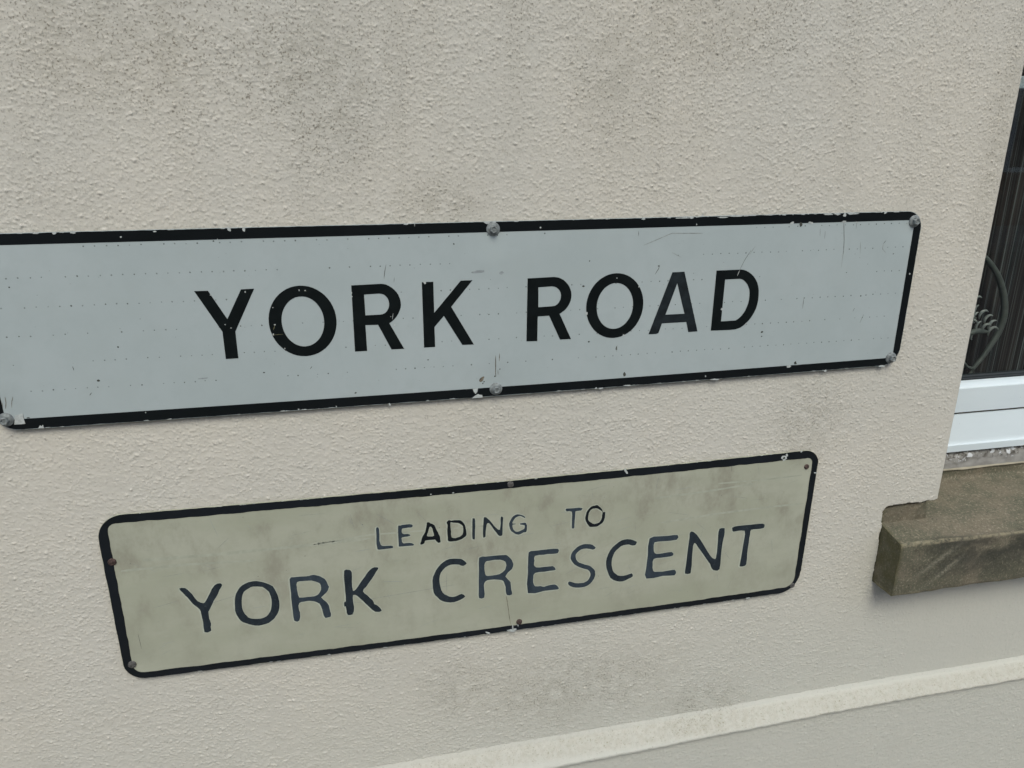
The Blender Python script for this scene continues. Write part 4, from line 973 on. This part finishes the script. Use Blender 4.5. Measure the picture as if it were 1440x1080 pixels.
# ------------------------------------------------------------------ window
def make_window():
    x0, x1 = WIN_X0 + 0.004, WIN_X1 - 0.004
    zb = 0.987
    # outer frame, bottom rail with its nosing
    bm = bmesh.new()
    rail = [(0.100, zb), (0.100, 0.9985), (0.1004, 0.9993), (0.1013, 1.0000), (0.1024, 1.0012), (0.1034, 1.0035), (0.1042, 1.0065), (0.1050, 1.0105), (0.1128, 1.0505), (0.160, 1.0505), (0.160, zb)]
    add_extrusion(bm, rail, x0, x1)
    add_box(bm, x0, x0 + 0.050, 0.1005, 0.160, 1.0507, 2.115, 0, 0.003)
    add_box(bm, x1 - 0.050, x1, 0.1005, 0.160, 1.0507, 2.115, 0, 0.003)
    add_box(bm, x0 + 0.0502, x1 - 0.0502, 0.1005, 0.160, 2.065, 2.115, 0, 0.003)
    win = build('window', bm, 'white_pvc', house, origin=(0.5 * (x0 + x1), 0.12, zb))
    # opening sash
    bm = bmesh.new()
    sx0, sx1 = x0 + 0.046, x1 - 0.046
    sash = [(0.1108, 1.0548), (0.1118, 1.0965), (0.1122, 1.0976), (0.1132, 1.0984), (0.1148, 1.0998), (0.1164, 1.1020), (0.1180, 1.1050), (0.1192, 1.1086), (0.150, 1.1086), (0.150, 1.0548)]
    add_extrusion(bm, sash, sx0, sx1)
    add_box(bm, sx0, sx0 + 0.044, 0.1120, 0.150, 1.1088, 2.060, 0, 0.003)
    add_box(bm, sx1 - 0.044, sx1, 0.1120, 0.150, 1.1088, 2.060, 0, 0.003)
    add_box(bm, sx0 + 0.0442, sx1 - 0.0442, 0.1120, 0.150, 2.016, 2.060, 0, 0.003)
    build('sash', bm, 'white_pvc', win)
    # dark brown strip filling the gap between frame and sash
    bm = bmesh.new()
    add_box(bm, x0 + 0.045, x1 - 0.045, 0.1150, 0.1500, 1.0507, 1.0546)
    build('gap_strip', bm, 'gap_brown', win)
    # glazing gasket: two dark lips
    bm = bmesh.new()
    gx0, gx1 = sx0 + 0.0442, sx1 - 0.0442
    add_extrusion(bm, [(0.1196, 1.1088), (0.1196, 1.1110), (0.1206, 1.1124), (0.1213, 1.1124), (0.1213, 1.1146), (0.1224, 1.1162), (0.1236, 1.1166), (0.130, 1.1166), (0.130, 1.1088)], gx0, gx1)
    add_box(bm, gx0, gx0 + 0.006, 0.1200, 0.130, 1.1168, 2.0150)
    add_box(bm, gx1 - 0.006, gx1, 0.1200, 0.130, 1.1168, 2.0150)
    build('gasket', bm, 'pvc_gasket', win)
    bm = bmesh.new()
    add_box(bm, gx0 + 0.0062, gx1 - 0.0062, 0.1242, 0.1275, 1.1168, 2.0150)
    build('pane', bm, 'window_glass', win)
    # glazing bar inside the double glazing
    bm = bmesh.new()
    add_box(bm, gx0 + 0.0062, gx1 - 0.0062, 0.1310, 0.1380, 1.566, 1.584, 0, 0.002)
    build('glazing_bar', bm, 'bar_metal', win)
    # mortar and leftover sealant under the frame
    xs = np.arange(x0, x1, 0.0025); zs = np.linspace(0.9545, 0.9868, 16)
    X, Z = np.meshgrid(xs, zs)
    n = smooth_noise(X.shape, 0.007, 0.004, 0.0023); n2 = smooth_noise(X.shape, 0.003, 0.0025, 0.0023)
    t = (Z - zs[0]) / (zs[-1] - zs[0])
    Y = 0.0965 + 0.012 * t ** 1.4 - 0.0022 * np.clip(n, 0, 2.2) * np.clip((t - 0.35) * 4, 0, 1) - 0.0008 * n2 * np.clip(t * 3, 0.15, 1)
    Y = np.where(t < 0.05, 0.0965, Y)
    Z = np.where(t < 0.05, Z + 0.0007 * smooth_noise(X.shape, 0.01, 0.01, 0.0023), Z)
    me = grid_mesh('mortar_bed', X, Y, Z, np.ones((len(zs) - 1, len(xs) - 1), bool))
    add_quads_to(me, [((x0, 0.0965, 0.9545), (x1, 0.0965, 0.9545), (x1, 0.17, 0.956), (x0, 0.17, 0.956))], 0)
    link_mesh('mortar_bed', me, 'crumbling_mortar', win)
make_window()

# the room behind: dark walls, floor and an inner window board
bm = bmesh.new()
add_box(bm, 0.30, 3.0, 2.60, 2.70, 0.05, 2.5)
add_box(bm, 0.20, 0.30, 0.30, 2.70, 0.05, 2.5)
add_box(bm, 3.0, 3.1, 0.30, 2.70, 0.05, 2.5)
add_box(bm, 0.20, 3.1, 0.30, 2.70, 2.5, 2.6)
add_box(bm, 0.20, 3.1, 0.30, 2.70, -0.02, 0.05)
add_box(bm, 0.20, WIN_X0 - 0.001, 0.245, 0.30, 0.05, 2.5)
add_box(bm, WIN_X1 + 0.001, 3.1, 0.245, 0.30, 0.05, 2.5)
add_box(bm, WIN_X0 - 0.001, WIN_X1 + 0.001, 0.245, 0.30, 0.05, 1.02)
add_box(bm, WIN_X0 - 0.001, WIN_X1 + 0.001, 0.245, 0.30, 2.12, 2.5)
add_box(bm, WIN_X0 + 0.001, WIN_X1 - 0.001, 0.165, 0.30, 1.03, 1.055)
build('room', bm, 'room_wall', house)

# ------------------------------------------------------------------ curtain and ornament behind the glass
def make_curtain():
    xs = np.arange(0.88, 2.23, 0.004); zs = np.linspace(1.058, 2.08, 12)
    X, Z = np.meshgrid(xs, zs)
    ph = np.cumsum(0.004 * (70 + 22 * np.interp(xs, np.linspace(0.8, 2.3, 24), rng.standard_normal(24))))
    Y = 0.203 + 0.009 * np.sin(ph)[None, :] * (1.05 - 0.3 * (Z - 1.08)) + 0.003 * np.sin(2.3 * ph)[None, :]
    me = grid_mesh('curtain', X, Y, Z, np.ones((len(zs) - 1, len(xs) - 1), bool))
    o = link_mesh('curtain', me, 'striped_curtain', None, origin=(1.5, 0.203, 1.058))
    tag(o, 'dark brown curtain with thin pale vertical stripes hanging behind the window glass', 'curtain')
make_curtain()

def make_ornament():
    tip = ORNAMENT_RING[-1]
    y = 0.168
    base = (tip[0] - 0.045, y, 1.055)
    orn = thing('ornament', base, 'wire ring ornament with small pale flowers standing inside the window', 'ornament')
    right = [(x, y, z) for x, z in ORNAMENT_RING]
    axis = tip[0] - 0.086
    # the ring leans: a rounded loop closed at its lower right by a pointed crossing
    left = [(0.975, y, 1.325), (0.940, y, 1.318), (0.905, y, 1.290), (0.890, y, 1.250), (0.892, y, 1.205), (0.915, y, 1.160), (0.955, y, 1.128), (1.000, y, 1.112), (tip[0] - 0.012, y + 0.004, tip[1] + 0.008)]
    bm = bmesh.new()
    path = catmull(right[::-1] + left, 6)
    add_tube(bm, path, [0.0030 + 0.0026 * math.sin(math.pi * min(1, i / 50)) for i in range(len(path))], 10)
    build('ring', bm, 'wire_paint', orn, smooth=True)
    bm = bmesh.new()
    add_tube(bm, catmull([(tip[0] - 0.030, y, tip[1] + 0.024), (tip[0] - 0.012, y, tip[1] + 0.006), (tip[0], y, tip[1]), (tip[0] - 0.010, y, 1.092), (tip[0] - 0.034, y, 1.070), (tip[0] - 0.045, y, 1.0575)], 5), 0.0026, 8)
    build('stem', bm, 'wire_paint', orn, smooth=True)
    for k, (x, z) in enumerate(ORNAMENT_FLOWERS):
        bm = bmesh.new()
        a = random.uniform(0.6, 2.4)
        r = random.uniform(0.006, 0.0095)
        pts = [(x + r * math.cos(a + t) * (1 - 0.06 * t), 0.163 + 0.0015 * t, z + r * 1.2 * math.sin(a + t) * (1 - 0.06 * t)) for t in np.linspace(-0.3, 2.9, 12)]
        n = len(pts)
        add_tube(bm, pts, [0.0008 + 0.0017 * math.sin(math.pi * i / (n - 1)) for i in range(n)], 8)
        build('petal', bm, 'petal_paint', orn, smooth=True)
    for (p0, p1, p2) in (((1.000, 1.168), (1.028, 1.180), (1.060, 1.176)), ((0.985, 1.190), (1.005, 1.205), (1.028, 1.203))):
        bm = bmesh.new()
        path = catmull([(p0[0], 0.166, p0[1]), (p1[0], 0.164, p1[1]), (p2[0], 0.166, p2[1])], 8)
        n = len(path)
        add_tube(bm, path, [0.0006 + 0.0045 * math.sin(math.pi * i / (n - 1)) for i in range(n)], 8)
        build('leaf', bm, 'wire_paint', orn, smooth=True)
make_ornament()

# ------------------------------------------------------------------ signs
def quad3(p, x):
    (x0, z0), (x1, z1), (x2, z2) = p
    return z0 * (x - x1) * (x - x2) / ((x0 - x1) * (x0 - x2)) + z1 * (x - x0) * (x - x2) / ((x1 - x0) * (x1 - x2)) + z2 * (x - x0) * (x - x1) / ((x2 - x0) * (x2 - x1))

def wobble(n, amp, cells):
    c = [random.uniform(-1, 1) for _ in range(cells + 2)]
    return [amp * float(np.interp(i * cells / max(n - 1, 1), range(cells + 2), c)) for i in range(n)]

def sign_outline(top, bot, left, right, radii, step=8.0, jag=0.0, fine=0.0):
    """closed outline; top/bot are three (x, z) points, left/right are two; radii of the corners TL, TR, BR, BL"""
    fx = lambda e, z: e[0][0] + (e[1][0] - e[0][0]) * (z - e[0][1]) / (e[1][1] - e[0][1])
    tl, tr, br, bl = radii
    zt = lambda x: quad3(top, x); zb = lambda x: quad3(bot, x)
    XL, XR = fx(left, zt(left[0][0])), fx(right, zt(right[0][0]))
    XLb, XRb = fx(left, zb(left[0][0])), fx(right, zb(right[0][0]))
    pts = []
    def seg(p, q, curve=None):
        n = max(2, int(math.dist(p, q) / step))
        w = wobble(n + 1, jag, max(2, n // 3)) if jag else [0] * (n + 1)
        d = ((q[0] - p[0]), (q[1] - p[1])); ln = math.hypot(*d) or 1
        for k in range(n):
            t = k / n
            x, z = p[0] + d[0] * t, p[1] + d[1] * t
            if curve: z = curve(x)
            wv = (w[k] + random.uniform(-fine, fine)) if 0 < k else 0
            pts.append((x - d[1] / ln * wv, z + d[0] / ln * wv))
    def arc(cx, cz, r, a0, a1):
        n = max(3, int(r / 2.2))
        for k in range(n):
            a = math.radians(a0 + (a1 - a0) * k / n)
            pts.append((cx + r * math.cos(a), cz + r * math.sin(a)))
    seg((XL + tl, zt(XL + tl)), (XR - tr, zt(XR - tr)), zt)
    arc(XR - tr, zt(XR - tr) - tr, tr, 90, 0)
    seg((fx(right, zt(XR) - tr), zt(XR - tr) - tr), (fx(right, zb(XRb) + br), zb(XRb - br) + br))
    arc(XRb - br, zb(XRb - br) + br, br, 0, -90)
    seg((XRb - br, zb(XRb - br)), (XLb + bl, zb(XLb + bl)), zb)
    arc(XLb + bl, zb(XLb + bl) + bl, bl, -90, -180)
    seg((fx(left, zb(XLb) + bl), zb(XLb + bl) + bl), (fx(left, zt(XL) - tl), zt(XL + tl) - tl))
    arc(XL + tl, zt(XL + tl) - tl, tl, 180, 90)
    return pts

def offset_poly(p, d):
    """move an outline outwards by d (outside of a counter-clockwise loop)"""
    n = len(p)
    area = sum(p[i][0] * p[(i + 1) % n][1] - p[(i + 1) % n][0] * p[i][1] for i in range(n))
    s = 1 if area > 0 else -1
    out = []
    for i in range(n):
        a, b, c = p[i - 1], p[i], p[(i + 1) % n]
        e1 = (b[0] - a[0], b[1] - a[1]); e2 = (c[0] - b[0], c[1] - b[1])
        l1, l2 = math.hypot(*e1) or 1, math.hypot(*e2) or 1
        nx = s * (e1[1] / l1 + e2[1] / l2); nz = -s * (e1[0] / l1 + e2[0] / l2)
        ln = math.hypot(nx, nz) or 1
        out.append((b[0] + nx / ln * d, b[1] + nz / ln * d))
    return out

MARK_SLOTS = ['mark_dirt_hole', 'mark_grey', 'mark_faint', 'mark_smudge', 'mark_rust', 'mark_gold', 'mark_pale', 'chip_white', 'mark_dot', 'mark_dot_faint', 'ghost_paint']
SLOT = {'dirt': 1, 'grey': 2, 'faint': 3, 'smudge': 4, 'rust': 5, 'gold': 6, 'palef': 7, 'pale': 8, 'chip': 8, 'dot': 9, 'dotf': 10, 'ghost': 11}

def inside(pt, poly):
    x, z = pt; r = False; n = len(poly)
    for i in range(n):
        (x1, z1), (x2, z2) = poly[i], poly[(i + 1) % n]
        if (z1 > z) != (z2 > z) and x < (x2 - x1) * (z - z1) / (z2 - z1) + x1: r = not r
    return r

def make_bolt(parent, x, z, off, turn):
    c = Vector((x / 1000, bow(x / 1000) + off, z / 1000))
    bm = bmesh.new()
    def ring(r, y, n=28, rot=0.0): return [bm.verts.new((c.x + r * math.cos(rot + 2 * math.pi * k / n), c.y - y, c.z + r * math.sin(rot + 2 * math.pi * k / n))) for k in range(n)]
    def skin(a, b):
        n = len(a)
        for k in range(n): bm.faces.new((a[k], a[(k + 1) % n], b[(k + 1) % n], b[k]))
    # washer with a slightly domed flange
    prof = [(0.0081, -0.0008), (0.0082, 0.0006), (0.0079, 0.0012), (0.0066, 0.0020), (0.0052, 0.0026), (0.0046, 0.0028)]
    rs = [ring(r, y) for r, y in prof]
    for a, b in zip(rs, rs[1:]): skin(a, b)
    bm.faces.new(rs[-1])
    # hexagon head with a chamfered top and a shallow dish
    hx = [ring(0.0046, 0.0026, 6, turn), ring(0.0046, 0.0064, 6, turn), ring(0.0040, 0.0071, 6, turn), ring(0.0030, 0.0069, 6, turn), ring(0.0024, 0.0060, 6, turn)]
    for a, b in zip(hx, hx[1:]): skin(a, b)
    bm.faces.new(hx[-1])
    bmesh.ops.recalc_face_normals(bm, faces=bm.faces[:])
    build('bolt', bm, 'zinc', parent, origin=c)

def make_screw(parent, x, z, off, r, mat, dome):
    c = Vector((x / 1000, bow(x / 1000) + off, z / 1000))
    bm = bmesh.new()
    prof = [(1.0, -0.0006), (1.0, 0.25 * dome), (0.85, 0.7 * dome), (0.5, 0.95 * dome), (0.25, dome)]
    n = 16
    rings = []
    for f, y in prof:
        rings.append([bm.verts.new((c.x + r * f * math.cos(2 * math.pi * k / n) * random.uniform(0.92, 1.06), c.y - y, c.z + r * f * math.sin(2 * math.pi * k / n) * random.uniform(0.92, 1.06))) for k in range(n)])
    for a, b in zip(rings, rings[1:]):
        for k in range(n): bm.faces.new((a[k], a[(k + 1) % n], b[(k + 1) % n], b[k]))
    bm.faces.new(rings[-1])
    # driving slot
    bmesh.ops.recalc_face_normals(bm, faces=bm.faces[:])
    build('screw', bm, mat, parent, origin=c)

# upper sign -----------------------------------------------------------
FACE_U = -0.0065
upper = thing('street_sign', (0.17, -0.005, 1.187), 'white black-edged plate reading YORK ROAD, bolted to the wall above the cream sign', 'street sign', 'street name signs on the wall')
UT, UB = [(-361.3, 1405.5), (133.4, 1405.4), (707.4, 1404.6)], [(-383.0, 1185.6), (165.8, 1187.1), (699.0, 1189.9)]
UTi, UBi = [(-370.5, 1393.3), (142.3, 1393.1), (703.3, 1392.9)], [(-384.6, 1198.5), (123.9, 1199.0), (702.2, 1201.0)]
UL, UR = [(-415.5, 1300), (-415.5, 1200)], [(741.6, 1364), (741.3, 1234)]
ULi, URi = [(-404.0, 1300), (-404.0, 1200)], [(730.0, 1364), (730.2, 1235)]
plate_out = sign_outline(UT, UB, UL, UR, (24, 24, 26, 24), 12)
paint_out = sign_outline(UT, UB, UL, UR, (24, 24, 26, 24), 3.0, 0.18, 0.12)
paint_out = offset_poly(paint_out, -0.45)
paint_in = sign_outline(UTi, UBi, ULi, URi, (3, 3, 4, 3), 12)
bm = bmesh.new()
add_flat(bm, [plate_out], FACE_U, 0.0022, 0, 0.03)
# the pricked dots of the sheeting: a regular grid, many of them worn away
for row, (zl, zr, vis) in enumerate(((1390.0, 1389.0, 0.85), (1357.8, 1357.4, 0.85), (1325.6, 1325.6, 0.8), (1293.8, 1294.0, 0.8), (1262.0, 1262.4, 0.82), (1230.4, 1231.0, 0.82), (1212.0, 1212.0, 0.0))):
    run = 1.0
    k = 0
    x = -395.0
    while x < 720:
        x += 11.6
        if random.random() < 0.10: run = random.choice((1.0, 1.0, 1.0, 0.0, 0.7))
        if random.random() < vis * run:
            t = (x + 395) / 1115
            z = zl + (zr - zl) * t + random.uniform(-0.35, 0.35)
            r = random.uniform(0.7, 1.05)
            add_blob(bm, x + random.uniform(-0.5, 0.5), z, r, r, 0, FACE_U - 0.00006, 9 if random.random() < 0.38 else 10, 7, 0.2)
for k, x, z, rx, rz, rot in UPPER_DIRT:
    add_blob(bm, x, z, rx, rz, rot, FACE_U - 0.00010, SLOT[k])
for i in range(70):
    add_blob(bm, random.uniform(-395, 720), random.uniform(1205, 1388), random.uniform(0.25, 0.6), random.uniform(0.25, 0.5), 0, FACE_U - 0.00008, random.choice((2, 3, 10, 4)), 6)
for k, w, pts in UPPER_SCRATCHES:
    if k in ('grey', 'faint', 'rust'):
        add_line(bm, pts, w, FACE_U - 0.00014, SLOT[k])
build('plate', bm, ['white_sheeting'] + MARK_SLOTS, upper)
bm = bmesh.new()
add_flat(bm, [paint_out, paint_in], FACE_U - 0.0002, 0.00018, 0, 0.03)
for k, x, z, rx, rz, rot in UPPER_CHIPS:
    add_blob(bm, x, z, rx, rz, rot, FACE_U - 0.00026, SLOT[k], 12, 0.35)
for k, w, pts in UPPER_SCRATCHES:
    if k == 'pale' and pts[0][1] > 1385:
        add_line(bm, pts, w, FACE_U - 0.00027, 8)
for poly in UPPER_PATCHES:
    add_flat(bm, [poly], FACE_U - 0.00028, 0, 8)
for i in range(36):      # paint worn off along the top edge
    x = random.choice((random.uniform(380, 640), random.uniform(-400, 700)))
    add_blob(bm, x, quad3(UT, x) - random.uniform(0.2, 0.9), random.uniform(0.8, 4.0), random.uniform(0.3, 0.75), 0, FACE_U - 0.00025, 8, 10, 0.4)
for i in range(30):
    x = random.uniform(-400, 690)
    add_blob(bm, x, quad3(UB, x) + random.uniform(0.2, 0.8), random.uniform(0.8, 4.0), random.uniform(0.25, 0.6), 0, FACE_U - 0.00025, 8, 10, 0.4)
build('border', bm, ['black_paint'] + MARK_SLOTS, upper)
chips = list(UPPER_LETTER_CHIPS)
for i, (ch, polys) in enumerate(UPPER_LETTERS):
    bm = bmesh.new()
    add_flat(bm, polys, FACE_U - 0.0002, 0.00018, 0, 0.03)
    for k, x, z, rx, rz, rot in chips:
        xs_ = [p[0] for p in polys[0]]
        if min(xs_) - 3 < x < max(xs_) + 3:
            add_blob(bm, x, z, rx, rz, rot, FACE_U - 0.00026, 8, 9, 0.35)
    for k, w, pts in UPPER_SCRATCHES:
        if k in ('pale', 'gold') and inside(pts[-1], polys[0]) and pts[0][1] < 1385:
            add_line(bm, pts, w, FACE_U - 0.00027, 8 if k == 'pale' else 6)
    build('letter', bm, ['letter_worn' if ch == 'A' else 'letter_black'] + MARK_SLOTS, upper, origin=(polys[0][0][0] / 1000, FACE_U, polys[0][0][1] / 1000))
for i, (x, z) in enumerate(UP_BOLTS):
    make_bolt(upper, x, z, FACE_U, 0.3 + 0.7 * i)

# lower sign -----------------------------------------------------------
FACE_L = -0.0055
lower = thing('street_sign', (0.15, -0.005, 0.829), 'aged cream hand-painted plate reading LEADING TO YORK CRESCENT, below the white sign', 'street sign', 'street name signs on the wall')
LT, LB = [(-299.7, 1067.7), (186.1, 1066.0), (601.2, 1068.3)], [(-311.4, 828.0), (196.1, 828.7), (594.0, 829.6)]
LTi, LBi = [(-281.8, 1056.3), (183.4, 1054.8), (617.7, 1056.4)], [(-288.7, 837.6), (193.5, 837.7), (579.6, 839.1)]
LL, LR = [(-334.6, 1027.5), (-335.4, 880)], [(635.6, 1030), (632.6, 879)]
LLi, LRi = [(-322.6, 1024), (-324.2, 880)], [(625.6, 1030), (623.2, 882)]
plate_out = sign_outline(LT, LB, LL, LR, (32, 24, 34, 26), 9, 0.25)
paint_out = offset_poly(sign_outline(LT, LB, LL, LR, (32, 24, 34, 26), 3.5, 0.35, 0.12), -0.3)
paint_in = sign_outline(LTi, LBi, LLi, LRi, (10, 9, 16, 13), 4.0, 0.55, 0.18)
bm = bmesh.new()
add_flat(bm, [plate_out], FACE_L, 0.0025, 0, 0.03)
for ch, polys in LOWER_LETTERS:          # ghost of earlier lettering, a pale rim left and below the strokes
    g = [offset_poly(polys[0], 1.3)] + [offset_poly(h, -1.0) for h in polys[1:]]
    g = [[(x - 0.45, z - 0.25) for x, z in p] for p in g]
    add_flat(bm, g, FACE_L - 0.00006, 0, 11)
for k, w, pts in LOWER_SCRATCHES:
    add_line(bm, pts, w, FACE_L - 0.0001, SLOT[k])
for i in range(150):                     # brush and wipe marks
    x, z = random.uniform(-310, 600), random.uniform(848, 1048)
    a = random.gauss(0.12, 0.18) if random.random() < 0.7 else random.uniform(0, 3.1)
    l = random.uniform(6, 34)
    add_line(bm, [(x, z), (x + l * math.cos(a), z + l * math.sin(a))], random.uniform(0.22, 0.45), FACE_L - 0.00004 - 0.0000001 * i, random.choice((3, 3, 7, 4)))
for i in range(60):
    add_blob(bm, random.uniform(-310, 610), random.uniform(845, 1050), random.uniform(0.3, 0.8), random.uniform(0.3, 0.6), 0, FACE_L - 0.00008, random.choice((3, 2, 3)), 6)
build('plate', bm, ['aged_cream_paint'] + MARK_SLOTS, lower)
bm = bmesh.new()
add_flat(bm, [paint_out, paint_in], FACE_L - 0.0002, 0.00018, 0, 0.03)
for k, x, z, rx, rz, rot in LOWER_CHIPS:
    add_blob(bm, x, z, rx, rz, rot, FACE_L - (0.00026 if k == 'chip' else 0.0003), SLOT[k], 11, 0.35)
for i in range(26):
    x = random.uniform(-290, 590)
    add_blob(bm, x, quad3(LB, x) + random.uniform(0.2, 0.7), random.uniform(0.6, 3.0), random.uniform(0.25, 0.5), 0, FACE_L - 0.00025, 8, 10, 0.4)
    x = random.uniform(-290, 590)
    add_blob(bm, x, quad3(LT, x) - random.uniform(0.1, 0.6), random.uniform(0.6, 3.0), random.uniform(0.25, 0.5), 0, FACE_L - 0.00025, 8, 10, 0.4)
build('border', bm, ['hand_painted_black'] + MARK_SLOTS, lower)
TONES = ['faded_black', 'faded_black', 'faded_blue_black', 'faded_black', 'faded_black', 'faded_blue_black', 'faded_blue_black', 'faded_blue_black', 'faded_black', 'faded_blue_black', 'faded_black', 'faded_black',
         'faded_blue_black', 'faded_blue_black', 'hand_painted_black', 'hand_painted_black', 'faded_black', 'faded_black', 'faded_blue_black', 'faded_blue_black', 'hand_painted_black']
for (ch, polys), tone in zip(LOWER_LETTERS, TONES):
    bm = bmesh.new()
    rough = [[(x + random.uniform(-0.28, 0.28), z + random.uniform(-0.28, 0.28)) for x, z in p] for p in polys]
    add_flat(bm, rough, FACE_L - 0.0002, 0.00010, 0, 0.03)
    build('letter', bm, tone, lower, origin=(polys[0][0][0] / 1000, FACE_L, polys[0][0][1] / 1000))
for (x, z), (r, mat, dome) in zip(LO_SCREWS, ((0.0046, 'grey_screw', 0.0016), (0.0042, 'rusty_iron', 0.0034), (0.0050, 'rusty_iron', 0.0022), (0.0054, 'grey_screw', 0.0022), (0.0038, 'rusty_iron', 0.0026), (0.0042, 'grey_screw', 0.0016))):
    make_screw(lower, x, z, FACE_L - 0.0002, r, mat, dome)

# ------------------------------------------------------------------ the street in front
bm = bmesh.new(); add_box(bm, -30, 30, -1.9, -0.02, -0.2, 0.0)
tag(build('pavement', bm, 'paving'), kind='structure')
bm = bmesh.new(); add_box(bm, -30, 30, -2.03, -1.9001, -0.25, 0.004, 0, 0.012)
tag(build('kerb', bm, 'kerb_stone'), kind='structure')
bm = bmesh.new(); add_box(bm, -30, 30, -8.0, -2.0301, -0.3, -0.115)
tag(build('road', bm, 'asphalt'), kind='structure')
bm = bmesh.new(); add_box(bm, -200, 200, -200, 200, -0.6, -0.32)
tag(build('ground', bm, 'asphalt'), kind='structure')
bm = bmesh.new(); add_box(bm, -30, 30, -10.0, -8.0001, -0.25, 0.0)
tag(build('pavement', bm, 'paving'), kind='structure')

def far_house():
    h = thing('house', (2.0, -13.0, 0.0), 'brick house across the street, seen only as a dark reflection in the window glass', 'house')
    bm = bmesh.new(); add_box(bm, -9, 14, -17, -10.02, 0, 5.6); build('wall', bm, 'brick_far', h)
    bm = bmesh.new()
    add_extrusion(bm, [(-9.7, 5.5), (-13.5, 8.2), (-17.3, 5.5)], -9.2, 14.2); build('roof', bm, 'slate_far', h)
    for x in (-6.5, -3.2, 0.4, 3.6, 7.2, 10.8):
        for z in (0.9, 3.5):
            bm = bmesh.new()
            add_box(bm, x, x + 1.2, -10.018, -9.97, z, z + 1.4); w = build('window', bm, 'white_pvc', h)
            bm = bmesh.new()
            add_box(bm, x + 0.08, x + 1.12, -9.968, -9.962, z + 0.08, z + 1.32); build('pane', bm, 'pvc_gasket', w)
    for x in (-1.7, 5.6):
        bm = bmesh.new(); add_box(bm, x, x + 0.95, -10.018, -9.96, 0.0, 2.1); build('door', bm, 'door_green', h)
far_house()
